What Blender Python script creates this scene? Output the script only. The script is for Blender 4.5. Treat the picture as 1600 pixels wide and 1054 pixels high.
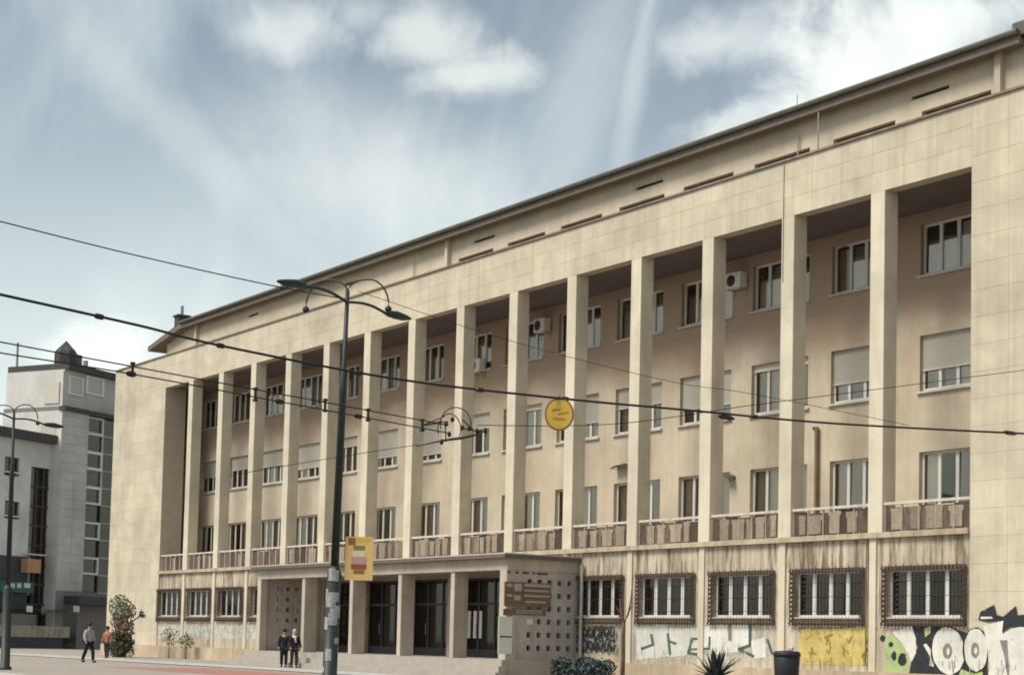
import bpy, bmesh, math, random
from mathutils import Vector, Matrix
random.seed(7)
rad = math.radians
for o in list(bpy.data.objects): bpy.data.objects.remove(o)
SC = bpy.context.scene
COL = SC.collection

# ------------------------------------------------------------------ camera
FPX, PPY = 2600.0, 836.37                    # focal length and principal row in photo pixels (1600 x 1054)
CAM = Vector((91.945, -39.081, 1.45))
CR = Vector((0.57574, 0.81731, 0.02321)); CU = Vector((0.03898, -0.05579, 0.99768)); CF = Vector((-0.81671, 0.57350, 0.06398))
cd = bpy.data.cameras.new('camera'); cam = bpy.data.objects.new('camera', cd); COL.objects.link(cam)
cd.sensor_width = 36; cd.lens = FPX / 1600 * 36; cd.shift_y = (PPY - 527) / 1600
cd.clip_start = 0.5; cd.clip_end = 6000
M = Matrix((( CR.x, CU.x, -CF.x, CAM.x), (CR.y, CU.y, -CF.y, CAM.y), (CR.z, CU.z, -CF.z, CAM.z), (0, 0, 0, 1)))
cam.matrix_world = M
SC.camera = cam
SC.cycles.filter_width = 1.8

def ray(x, y): return CF + CR * ((x - 800) / FPX) - CU * ((y - PPY) / FPX)
def at_y(x, y, Y):                            # pixel -> point on the plane y = Y
    d = ray(x, y); return CAM + d * ((Y - CAM.y) / d.y)
def at_d(x, y, D): return CAM + ray(x, y) * D # pixel -> point at a forward distance

# ------------------------------------------------------------------ sky, sun, exposure
SUN_EL, SUN_AZ = rad(52), rad(-10)             # azimuth measured from -y (the facade's normal) towards +x
sun_dir = Vector((math.sin(SUN_AZ) * math.cos(SUN_EL), -math.cos(SUN_AZ) * math.cos(SUN_EL), math.sin(SUN_EL)))
W = bpy.data.worlds.new('World'); SC.world = W; W.use_nodes = True
nt = W.node_tree; nt.nodes.clear()
def N(t, **k):
    n = nt.nodes.new(t)
    for a, b in k.items(): setattr(n, a, b)
    return n
def L(a, b): nt.links.new(a, b)
def wm(op, a, b=None, c=None, clamp=False):
    n = N('ShaderNodeMath', operation=op); n.use_clamp = clamp
    for i, v in enumerate((a, b, c)):
        if v is None: continue
        if isinstance(v, (int, float)): n.inputs[i].default_value = v
        else: L(v, n.inputs[i])
    return n.outputs[0]
out = N('ShaderNodeOutputWorld'); bg = N('ShaderNodeBackground'); L(bg.outputs[0], out.inputs[0])
bg.inputs[1].default_value = 0.1
sky = N('ShaderNodeTexSky', sky_type='NISHITA'); sky.sun_disc = False
sky.sun_elevation = SUN_EL; sky.sun_rotation = math.atan2(sun_dir.x, sun_dir.y)
sky.air_density = 1.2; sky.dust_density = 2.5; sky.ozone_density = 1.0
tc = N('ShaderNodeTexCoord'); DIR = tc.outputs['Generated']
hsv = N('ShaderNodeHueSaturation'); hsv.inputs['Saturation'].default_value = 0.60; hsv.inputs['Value'].default_value = 1.06
L(sky.outputs[0], hsv.inputs['Color'])
sep = N('ShaderNodeSeparateXYZ'); L(DIR, sep.inputs[0])
def vdot(v, c):
    n = N('ShaderNodeVectorMath', operation='DOT_PRODUCT'); L(v, n.inputs[0]); n.inputs[1].default_value = c; return n.outputs['Value']
def wnoise(scale, detail, rough, vec=None, dist=0.0):
    n = N('ShaderNodeTexNoise'); n.inputs['Scale'].default_value = scale; n.inputs['Detail'].default_value = detail
    n.inputs['Roughness'].default_value = rough; n.inputs['Distortion'].default_value = dist
    L(vec if vec is not None else DIR, n.inputs['Vector']); return n.outputs['Fac']
def wramp(v, a, b):
    n = N('ShaderNodeMapRange', interpolation_type='SMOOTHSTEP'); n.inputs[1].default_value = a; n.inputs[2].default_value = b
    L(v, n.inputs[0]); return n.outputs[0]
# thin veil of high cloud drawn out along one direction, with the streaks fanning up from the left
mp = N('ShaderNodeMapping'); L(DIR, mp.inputs[0]); mp.inputs['Rotation'].default_value = (rad(20), rad(35), rad(-30)); mp.inputs['Scale'].default_value = (1.0, 3.6, 1.3)
veil = wramp(wnoise(2.6, 7, 0.55, mp.outputs[0], 0.6), 0.40, 0.72)
low = wramp(sep.outputs['Z'], 0.36, 0.10)
veil2 = wramp(wnoise(1.7, 4, 0.5), 0.35, 0.7)
vf = wm('ADD', wm('MULTIPLY', veil, 0.36), wm('MULTIPLY', low, wm('ADD', 0.45, wm('MULTIPLY', veil2, 0.25))), clamp=True)
# single clouds: (pixel centre, half width, half height in pixels, tilt, strength)
fine = wnoise(26, 8, 0.62, None, 0.4)
finer = wnoise(13, 6, 0.6, None, 0.8)
def cloud(px, py, hw, hh, tilt, strength, soft=0.72, rough=1.25):
    c = ray(px, py).normalized(); t = rad(tilt)
    e = 60
    u = (ray(px + e, py).normalized() - c).normalized(); v = (ray(px, py - e).normalized() - c).normalized()
    uu = u * math.cos(t) + v * math.sin(t); vv = v * math.cos(t) - u * math.sin(t)
    k = FPX
    sb = N('ShaderNodeVectorMath', operation='SUBTRACT'); L(DIR, sb.inputs[0]); sb.inputs[1].default_value = c
    a = wm('MULTIPLY', vdot(sb.outputs[0], uu), k / hw); b = wm('MULTIPLY', vdot(sb.outputs[0], vv), k / hh)
    r2 = wm('SQRT', wm('ADD', wm('MULTIPLY', a, a), wm('MULTIPLY', b, b)))
    nn = wm('ADD', wm('MULTIPLY', wm('SUBTRACT', fine, 0.5), rough * 1.5), wm('MULTIPLY', wm('SUBTRACT', finer, 0.5), rough * 1.6))
    return wm('MULTIPLY', wramp(wm('ADD', r2, nn), 1.0 + soft * 0.5, 1.0 - soft), strength)
cl = None
for c in ((470, 45, 88, 44, 8, .50, .9), (655, 52, 84, 46, -12, .48, .9), (560, 20, 70, 34, 0, .34, .9), (742, 122, 92, 38, 8, .52, .85), (560, 212, 26, 20, 0, .22),
          (1130, 62, 98, 42, 5, .50, .9), (1420, 60, 220, 130, 20, .78), (1180, 190, 130, 42, 20, .55), (1560, 20, 120, 60, 10, .5),
          (990, 130, 200, 20, 80, .32, .95, .5), (1005, 40, 110, 12, 74, .32, .95, .4), (640, 300, 260, 120, -20, .45, .95, .5), (300, 220, 300, 45, -42, .20, .95, .6), (150, 540, 90, 40, 8, .6),
          (900, 190, 260, 60, 70, .20, .95, .4)):
    m = cloud(*c)
    cl = m if cl is None else wm('MAXIMUM', cl, m)
# the rest of the sky has the same sort of clouds
gen = wm('MULTIPLY', wramp(wnoise(3.2, 9, 0.6), 0.55, 0.75), 0.45)
behind = wramp(vdot(DIR, CF), 0.90, 0.80)
cl = wm('MAXIMUM', cl, wm('MULTIPLY', gen, behind))
mix1 = N('ShaderNodeMix', data_type='RGBA'); L(vf, mix1.inputs[0]); L(hsv.outputs[0], mix1.inputs[6]); mix1.inputs[7].default_value = (9.6, 10.2, 9.8, 1)
shade = wramp(wnoise(9, 5, 0.55), 0.40, 0.66)
cc = N('ShaderNodeMix', data_type='RGBA'); L(shade, cc.inputs[0]); cc.inputs[6].default_value = (11.2, 11.2, 10.2, 1); cc.inputs[7].default_value = (8.6, 8.9, 8.8, 1)
mix2 = N('ShaderNodeMix', data_type='RGBA'); L(cl, mix2.inputs[0]); L(mix1.outputs[2], mix2.inputs[6]); L(cc.outputs[2], mix2.inputs[7])
tint = N('ShaderNodeMix', data_type='RGBA', blend_type='MULTIPLY'); tint.inputs[0].default_value = 1.0; L(mix2.outputs[2], tint.inputs[6]); tint.inputs[7].default_value = (0.96, 1.0, 1.0, 1); L(tint.outputs[2], bg.inputs[0])

sl = bpy.data.lights.new('sun', 'SUN'); sl.energy = 3.2; sl.angle = rad(24); sl.color = (1.0, 0.94, 0.85)
so = bpy.data.objects.new('sun', sl); COL.objects.link(so); so.rotation_euler = sun_dir.to_track_quat('Z', 'Y').to_euler(); so.location = (40, -60, 80)
vs = SC.view_settings; vs.view_transform = 'Standard'; vs.look = 'None'; vs.exposure = 0.16; vs.gamma = 1.0; vs.use_curve_mapping = False

# ------------------------------------------------------------------ materials
MATS = {}
def mat(name, col, rough=0.8, var=0.12, scale=3.0, streak=0.0, dirt=None, dirt_amt=0.0, bump=0.15, bscale=40, rnd=0.0, metal=0.0, spec=0.3, dirt_scale=0.6, dirt_lo=0.5, band=None, drips=None):
    m = bpy.data.materials.new(name); m.use_nodes = True; t = m.node_tree; MATS[name] = m
    b = t.nodes['Principled BSDF']; b.inputs['Roughness'].default_value = rough; b.inputs['Metallic'].default_value = metal
    b.inputs['Specular IOR Level'].default_value = spec
    def n(ty, **k):
        x = t.nodes.new(ty)
        for a, v in k.items(): setattr(x, a, v)
        return x
    tc = n('ShaderNodeTexCoord'); geo = n('ShaderNodeNewGeometry'); P = geo.outputs['Position']
    no = n('ShaderNodeTexNoise'); no.inputs['Scale'].default_value = scale; no.inputs['Detail'].default_value = 8; no.inputs['Roughness'].default_value = 0.65
    t.links.new(P, no.inputs['Vector'])
    mr = n('ShaderNodeMapRange'); mr.inputs[1].default_value = 0.25; mr.inputs[2].default_value = 0.75; mr.inputs[3].default_value = 1 - var; mr.inputs[4].default_value = 1 + var
    t.links.new(no.outputs['Fac'], mr.inputs[0]); fac = mr.outputs[0]
    def mul(a, b_):
        x = n('ShaderNodeMath', operation='MULTIPLY')
        t.links.new(a, x.inputs[0])
        if isinstance(b_, float): x.inputs[1].default_value = b_
        else: t.links.new(b_, x.inputs[1])
        return x.outputs[0]
    if streak:
        mp = n('ShaderNodeMapping'); mp.inputs['Scale'].default_value = (5.0, 5.0, 0.22); t.links.new(P, mp.inputs[0])
        n2 = n('ShaderNodeTexNoise'); n2.inputs['Scale'].default_value = 1.0; n2.inputs['Detail'].default_value = 6; t.links.new(mp.outputs[0], n2.inputs['Vector'])
        m2 = n('ShaderNodeMapRange'); m2.inputs[1].default_value = 0.42; m2.inputs[2].default_value = 0.72; m2.inputs[3].default_value = 1.0; m2.inputs[4].default_value = 1 - streak
        t.links.new(n2.outputs['Fac'], m2.inputs[0]); fac = mul(fac, m2.outputs[0])
    if streak and not metal:
        n5 = n('ShaderNodeTexNoise'); n5.inputs['Scale'].default_value = .28; n5.inputs['Detail'].default_value = 9; n5.inputs['Roughness'].default_value = .62; n5.inputs['Distortion'].default_value = .4; t.links.new(P, n5.inputs['Vector'])
        m5 = n('ShaderNodeMapRange'); m5.inputs[1].default_value = .40; m5.inputs[2].default_value = .66; m5.inputs[3].default_value = 1.06; m5.inputs[4].default_value = .80; t.links.new(n5.outputs['Fac'], m5.inputs[0]); fac = mul(fac, m5.outputs[0])
    if rnd:
        oi = n('ShaderNodeObjectInfo'); m3 = n('ShaderNodeMapRange'); m3.inputs[3].default_value = 1 - rnd; m3.inputs[4].default_value = 1 + rnd
        t.links.new(oi.outputs['Random'], m3.inputs[0]); fac = mul(fac, m3.outputs[0])
    vm = n('ShaderNodeVectorMath', operation='SCALE'); vm.inputs[0].default_value = col; t.links.new(fac, vm.inputs['Scale']); c = vm.outputs[0]
    if band:                                         # mixes to a second colour above a height, with a ragged edge: (z, softness, colour)
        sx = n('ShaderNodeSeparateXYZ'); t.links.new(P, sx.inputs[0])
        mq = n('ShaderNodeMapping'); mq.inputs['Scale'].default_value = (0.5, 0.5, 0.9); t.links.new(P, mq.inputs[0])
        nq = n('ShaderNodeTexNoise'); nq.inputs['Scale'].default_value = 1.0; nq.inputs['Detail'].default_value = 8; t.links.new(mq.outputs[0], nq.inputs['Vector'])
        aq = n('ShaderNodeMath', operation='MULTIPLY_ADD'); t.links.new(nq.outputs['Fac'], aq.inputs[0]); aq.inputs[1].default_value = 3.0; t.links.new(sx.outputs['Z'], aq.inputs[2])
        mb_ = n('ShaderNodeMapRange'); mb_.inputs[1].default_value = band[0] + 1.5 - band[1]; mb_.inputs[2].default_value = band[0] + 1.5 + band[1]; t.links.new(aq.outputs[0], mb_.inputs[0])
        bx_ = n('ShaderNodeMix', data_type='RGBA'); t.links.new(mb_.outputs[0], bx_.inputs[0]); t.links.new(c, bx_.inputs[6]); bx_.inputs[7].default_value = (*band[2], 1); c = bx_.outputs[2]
    if dirt:
        mp = n('ShaderNodeMapping'); mp.inputs['Scale'].default_value = (1.6, 1.6, 0.5); t.links.new(P, mp.inputs[0])
        n3 = n('ShaderNodeTexNoise'); n3.inputs['Scale'].default_value = dirt_scale; n3.inputs['Detail'].default_value = 10; n3.inputs['Roughness'].default_value = 0.7; t.links.new(mp.outputs[0], n3.inputs['Vector'])
        m4 = n('ShaderNodeMapRange'); m4.inputs[1].default_value = dirt_lo; m4.inputs[2].default_value = dirt_lo + .22; m4.inputs[4].default_value = dirt_amt
        t.links.new(n3.outputs['Fac'], m4.inputs[0])
        mx = n('ShaderNodeMix', data_type='RGBA'); t.links.new(m4.outputs[0], mx.inputs[0]); t.links.new(c, mx.inputs[6]); mx.inputs[7].default_value = (*dirt, 1); c = mx.outputs[2]
    if drips:                                        # run-off stains below a ledge: (z bottom, z top, colour, amount)
        sx = n('ShaderNodeSeparateXYZ'); t.links.new(P, sx.inputs[0])
        mq = n('ShaderNodeMapping'); mq.inputs['Scale'].default_value = (5.5, 0.4, 0.55); t.links.new(P, mq.inputs[0])
        nq = n('ShaderNodeTexNoise'); nq.inputs['Scale'].default_value = 1.0; nq.inputs['Detail'].default_value = 5; nq.inputs['Roughness'].default_value = .6; t.links.new(mq.outputs[0], nq.inputs['Vector'])
        big = n('ShaderNodeTexNoise'); big.inputs['Scale'].default_value = 0.22; big.inputs['Detail'].default_value = 2; t.links.new(P, big.inputs['Vector'])
        ad = n('ShaderNodeMath', operation='MULTIPLY_ADD'); t.links.new(big.outputs['Fac'], ad.inputs[0]); ad.inputs[1].default_value = .35; t.links.new(nq.outputs['Fac'], ad.inputs[2])
        th = n('ShaderNodeMapRange'); th.inputs[1].default_value = .66; th.inputs[2].default_value = .80; th.inputs[4].default_value = drips[3]; t.links.new(ad.outputs[0], th.inputs[0])
        lo = n('ShaderNodeMapRange'); lo.inputs[1].default_value = drips[0]; lo.inputs[2].default_value = drips[0] + .6; t.links.new(sx.outputs['Z'], lo.inputs[0])
        mm = n('ShaderNodeMath', operation='MULTIPLY'); t.links.new(th.outputs[0], mm.inputs[0]); t.links.new(lo.outputs[0], mm.inputs[1])
        dx = n('ShaderNodeMix', data_type='RGBA'); t.links.new(mm.outputs[0], dx.inputs[0]); t.links.new(c, dx.inputs[6]); dx.inputs[7].default_value = (*drips[2], 1); c = dx.outputs[2]
    t.links.new(c, b.inputs['Base Color'])
    if bump:
        nb = n('ShaderNodeTexNoise'); nb.inputs['Scale'].default_value = bscale; nb.inputs['Detail'].default_value = 5; t.links.new(P, nb.inputs['Vector'])
        bp = n('ShaderNodeBump'); bp.inputs['Strength'].default_value = bump; bp.inputs['Distance'].default_value = 0.02
        t.links.new(nb.outputs['Fac'], bp.inputs['Height']); t.links.new(bp.outputs[0], b.inputs['Normal'])
    return m
STONE = (0.56, 0.495, 0.375)
mat('stone', STONE, 0.85, 0.10, 1.2, 0.12, (0.36, 0.305, 0.225), 0.50, rnd=0.045)
mat('joint', (0.42, 0.37, 0.29), 0.9, 0.1)
mat('pier_stone', (0.61, 0.55, 0.425), 0.85, 0.08, 1.5, 0.10, (0.40, 0.32, 0.20), 0.35, rnd=0.03)
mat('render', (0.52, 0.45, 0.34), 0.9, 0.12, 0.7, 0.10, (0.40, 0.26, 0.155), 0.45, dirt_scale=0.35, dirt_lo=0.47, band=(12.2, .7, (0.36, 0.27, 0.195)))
mat('ground_render', (0.54, 0.465, 0.355), 0.9, 0.12, 1.0, 0.42, (0.25, 0.165, 0.095), 0.65, dirt_scale=1.1, dirt_lo=0.50, drips=(2.2, 4.9, (0.13, 0.085, 0.055), 0.85))
mat('attic_render', (0.55, 0.48, 0.365), 0.9, 0.08, 0.9, 0.08, (0.42, 0.33, 0.23), 0.4)
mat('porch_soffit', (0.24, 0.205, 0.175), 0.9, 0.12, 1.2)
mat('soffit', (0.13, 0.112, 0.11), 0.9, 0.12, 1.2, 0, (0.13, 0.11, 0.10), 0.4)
mat('plinth', (0.50, 0.40, 0.28), 0.9, 0.15, 1.4, 0.2, (0.25, 0.18, 0.12), 0.5)
mat('ledge', (0.47, 0.39, 0.28), 0.9, 0.2, 3, 0.2, (0.16, 0.12, 0.09), 0.7, dirt_scale=1.6)
mat('coping', (0.26, 0.215, 0.165), 0.9, 0.25, 3, 0.2, (0.10, 0.08, 0.06), 0.6, dirt_scale=1.6)
mat('roof', (0.115, 0.11, 0.09), 0.65, 0.25, 2.0, 0, (0.18, 0.16, 0.12), 0.5)
mat('fascia_board', (0.16, 0.135, 0.11), 0.8, 0.2, 3, 0)
mat('rail', (0.56, 0.50, 0.42), 0.6, 0.2, 6, 0, (0.2, 0.12, 0.08), 0.6, dirt_scale=3)
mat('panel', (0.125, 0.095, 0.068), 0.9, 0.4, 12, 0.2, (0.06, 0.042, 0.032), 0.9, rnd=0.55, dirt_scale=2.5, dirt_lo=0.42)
mat('rail_post', (0.36, 0.30, 0.23), 0.7, 0.3, 6, 0, (0.12, 0.08, 0.05), 0.6, dirt_scale=3)
mat('rail_stone', (0.30, 0.245, 0.18), 0.9, 0.25, 7, 0.25, (0.15, 0.105, 0.075), 0.7, rnd=0.2, dirt_scale=2.2)
mat('white_frame', (0.66, 0.64, 0.60), 0.45, 0.08, 5, 0, (0.4, 0.36, 0.3), 0.4, bump=0.0, rnd=0.08)
mat('brown_frame', (0.10, 0.065, 0.045), 0.7, 0.2, 8, bump=0.05)
mat('blind', (0.50, 0.47, 0.40), 0.75, 0.06, 2, 0, rnd=0.15, bump=0.0)
mat('curtain', (0.66, 0.62, 0.57), 0.9, 0.1, 4, 0.15, rnd=0.2, bump=0.0)
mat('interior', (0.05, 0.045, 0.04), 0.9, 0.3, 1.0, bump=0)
mat('grille', (0.045, 0.032, 0.026), 0.7, 0.3, 10, bump=0.05)
mat('rust_surround', (0.20, 0.14, 0.10), 0.9, 0.35, 4, 0.3, (0.30, 0.22, 0.14), 0.5, dirt_scale=2.5)
mat('sill', (0.52, 0.48, 0.41), 0.7, 0.15, 4, 0, (0.25, 0.2, 0.15), 0.5)
mat('pipe', (0.20, 0.13, 0.08), 0.6, 0.3, 5, bump=0.05)
mat('galv', (0.30, 0.29, 0.26), 0.5, 0.2, 5, metal=0.3, bump=0.05)
mat('canopy_stone', (0.50, 0.43, 0.35), 0.85, 0.12, 1.8, 0.15, (0.3, 0.24, 0.19), 0.45)
mat('screen_stone', (0.47, 0.42, 0.375), 0.85, 0.12, 2.5, 0.15, (0.26, 0.2, 0.17), 0.5, dirt_scale=1.5)
mat('canopy_edge', (0.13, 0.11, 0.09), 0.8, 0.2, 3)
mat('step', (0.37, 0.335, 0.285), 0.85, 0.12, 2, 0, (0.3, 0.26, 0.22), 0.5)
mat('door_metal', (0.05, 0.045, 0.05), 0.5, 0.2, 5, bump=0.02)
mat('brown_board', (0.17, 0.115, 0.075), 0.6, 0.2, 6, 0.1, bump=0.02)
mat('board_text', (0.40, 0.34, 0.27), 0.7, 0.15, 9, bump=0)
mat('paper', (0.70, 0.68, 0.62), 0.8, 0.1, 9, bump=0, rnd=0.1)
mat('dark_ink', (0.06, 0.05, 0.05), 0.8, 0.1, 9, bump=0)
mat('lamp_metal', (0.032, 0.042, 0.038), 0.5, 0.3, 6, 0, (0.08, 0.06, 0.05), 0.5, metal=0.2, bump=0.05)
mat('sticker', (0.36, 0.37, 0.35), 0.7, 0.4, 14, 0, (0.05, 0.05, 0.05), 0.6, bump=0, dirt_scale=8)
mat('glass_lamp', (0.35, 0.35, 0.33), 0.2, 0.05, 5, bump=0)
mat('wire', (0.022, 0.02, 0.02), 0.6, 0.1, 5, bump=0)
mat('insulator', (0.03, 0.022, 0.02), 0.4, 0.1, 5, bump=0)
mat('sign_yellow', (0.62, 0.40, 0.075), 0.5, 0.08, 4, bump=0)
mat('sign_mark', (0.36, 0.215, 0.02), 0.5, 0.08, 4, bump=0)
mat('sign_rim', (0.30, 0.13, 0.035), 0.5, 0.1, 4, bump=0)
mat('banner', (0.66, 0.44, 0.17), 0.6, 0.08, 3, bump=0)
mat('banner_brown', (0.23, 0.13, 0.03), 0.6, 0.1, 4, bump=0)
mat('banner_olive', (0.22, 0.18, 0.05), 0.6, 0.1, 4, bump=0)
mat('banner_pale', (0.62, 0.56, 0.36), 0.6, 0.1, 4, bump=0)
mat('banner_pink', (0.48, 0.26, 0.24), 0.6, 0.1, 4, bump=0)
mat('banner_red', (0.25, 0.075, 0.035), 0.6, 0.1, 4, bump=0)
mat('g_white', (0.66, 0.65, 0.58), 0.7, 0.12, 3, 0.12, (0.42, 0.38, 0.3), 0.5, bump=0.05)
mat('g_black', (0.025, 0.027, 0.03), 0.7, 0.3, 6, bump=0.05)
mat('g_teal', (0.07, 0.11, 0.10), 0.7, 0.3, 6, bump=0.05)
mat('g_green', (0.36, 0.44, 0.20), 0.7, 0.15, 4, bump=0.05)
mat('g_yellow', (0.57, 0.46, 0.16), 0.7, 0.18, 5, 0.15, (0.42, 0.28, 0.06), 0.6, bump=0.05, dirt_scale=2.5)
mat('g_ochre', (0.34, 0.22, 0.05), 0.7, 0.3, 6, bump=0.05)
mat('g_grey', (0.20, 0.19, 0.18), 0.7, 0.3, 6, bump=0.05)
mat('g_cover', (0.53, 0.52, 0.46), 0.8, 0.1, 2, 0.12, bump=0.05)
mat('g_mist', (0.58, 0.57, 0.51), 0.8, 0.15, 3, 0.1, bump=0.05)
mat('g_dusk', (0.10, 0.10, 0.10), 0.8, 0.2, 3, bump=0.05)
mat('paving', (0.33, 0.295, 0.25), 0.85, 0.14, 0.5, 0, (0.20, 0.17, 0.145), 0.5, bscale=12)
mat('asphalt', (0.075, 0.072, 0.07), 0.9, 0.2, 0.8, 0, (0.05, 0.05, 0.05), 0.5, bscale=20)
mat('kerb', (0.50, 0.48, 0.44), 0.85, 0.15, 2)
mat('car_blur_red', (0.36, 0.17, 0.135), 0.85, 0.16, 0.8, 0, (0.30, 0.24, 0.2), 0.6, bscale=12)
mat('paint', (0.62, 0.62, 0.60), 0.7, 0.15, 2, 0, (0.3, 0.3, 0.3), 0.5)
mat('grey_stone', (0.52, 0.48, 0.445), 0.8, 0.06, 1.5, 0.08, rnd=0.04)
mat('grey_joint', (0.22, 0.2, 0.18), 0.9, 0.05)
mat('pale_wall', (0.64, 0.625, 0.585), 0.85, 0.06, 1.0, 0.08)
mat('white_wall', (0.62, 0.60, 0.56), 0.85, 0.05, 1.0, 0.06)
mat('dark_cornice', (0.075, 0.068, 0.062), 0.8, 0.15, 2)
mat('green_sign', (0.02, 0.10, 0.065), 0.5, 0.15, 3, bump=0)
mat('dark_shop', (0.055, 0.055, 0.06), 0.6, 0.3, 2, bump=0)
mat('orange_thing', (0.45, 0.24, 0.13), 0.7, 0.2, 3, bump=0)
mat('leaf', (0.062, 0.072, 0.04), 0.6, 0.35, 1.6, bump=0)
mat('leaf_pale', (0.19, 0.20, 0.125), 0.6, 0.3, 1.6, bump=0)
mat('leaf_red', (0.17, 0.115, 0.085), 0.6, 0.3, 1.6, bump=0)
mat('agave', (0.035, 0.05, 0.048), 0.55, 0.3, 3, bump=0)
mat('bark', (0.12, 0.085, 0.06), 0.9, 0.3, 8)
mat('bin', (0.02, 0.02, 0.026), 0.5, 0.2, 4, bump=0.03)
mat('bag', (0.60, 0.48, 0.46), 0.6, 0.15, 6, bump=0.1)
mat('skin', (0.45, 0.28, 0.20), 0.6, 0.05, 4, bump=0)
mat('cloth_black', (0.016, 0.016, 0.022), 0.9, 0.2, 6, bump=0.05)
mat('cloth_grey', (0.33, 0.33, 0.33), 0.9, 0.15, 6, bump=0.05)
mat('cloth_dark', (0.04, 0.037, 0.035), 0.9, 0.2, 6, bump=0.05)
mat('cloth_rust', (0.30, 0.14, 0.08), 0.9, 0.2, 6, bump=0.05)
mat('cloth_white', (0.66, 0.62, 0.58), 0.9, 0.1, 6, bump=0.05)
mat('hair_dark', (0.02, 0.015, 0.012), 0.7, 0.2, 20, bump=0)
mat('hair_light', (0.45, 0.40, 0.33), 0.7, 0.2, 20, bump=0)
def wear(name, scale, lo, hi):                        # paint flaked away in patches down to the wall behind it
    m = MATS[name]; t = m.node_tree; b = t.nodes['Principled BSDF']; o = t.nodes['Material Output']
    g_ = t.nodes.new('ShaderNodeNewGeometry'); no = t.nodes.new('ShaderNodeTexNoise'); no.inputs['Scale'].default_value = scale; no.inputs['Detail'].default_value = 9; no.inputs['Roughness'].default_value = .72
    t.links.new(g_.outputs['Position'], no.inputs['Vector']); r_ = t.nodes.new('ShaderNodeMapRange'); r_.inputs[1].default_value = lo; r_.inputs[2].default_value = hi; t.links.new(no.outputs['Fac'], r_.inputs[0])
    tr = t.nodes.new('ShaderNodeBsdfTransparent'); mx = t.nodes.new('ShaderNodeMixShader'); t.links.new(r_.outputs[0], mx.inputs[0]); t.links.new(b.outputs[0], mx.inputs[1]); t.links.new(tr.outputs[0], mx.inputs[2]); t.links.new(mx.outputs[0], o.inputs[0])
for n_, a_ in (('g_white', .60), ('g_black', .58), ('g_teal', .56), ('g_green', .58), ('g_yellow', .57), ('g_ochre', .54), ('g_grey', .56), ('g_cover', .50)): wear(n_, 2.6, a_, a_ + .10)
wear('g_mist', 5.0, .36, .62); wear('g_dusk', 6.0, .34, .60)
def glass(name, tint, refl):
    m = bpy.data.materials.new(name); m.use_nodes = True; t = m.node_tree; MATS[name] = m
    t.nodes.clear(); o = t.nodes.new('ShaderNodeOutputMaterial'); mx = t.nodes.new('ShaderNodeMixShader')
    tr = t.nodes.new('ShaderNodeBsdfTransparent'); tr.inputs[0].default_value = (*tint, 1)
    gl = t.nodes.new('ShaderNodeBsdfGlossy'); gl.inputs['Roughness'].default_value = 0.03; gl.inputs[0].default_value = (0.80, 0.77, 0.71, 1)
    fr = t.nodes.new('ShaderNodeFresnel'); fr.inputs[0].default_value = 1.5
    ma = t.nodes.new('ShaderNodeMath'); ma.operation = 'MULTIPLY'; ma.inputs[1].default_value = refl; ma.use_clamp = True
    t.links.new(fr.outputs[0], ma.inputs[0]); t.links.new(ma.outputs[0], mx.inputs[0])
    t.links.new(tr.outputs[0], mx.inputs[1]); t.links.new(gl.outputs[0], mx.inputs[2]); t.links.new(mx.outputs[0], o.inputs[0])
glass('glass', (0.9, 0.89, 0.86), 0.75)
glass('dark_glass', (0.5, 0.5, 0.5), 0.8)

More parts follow.
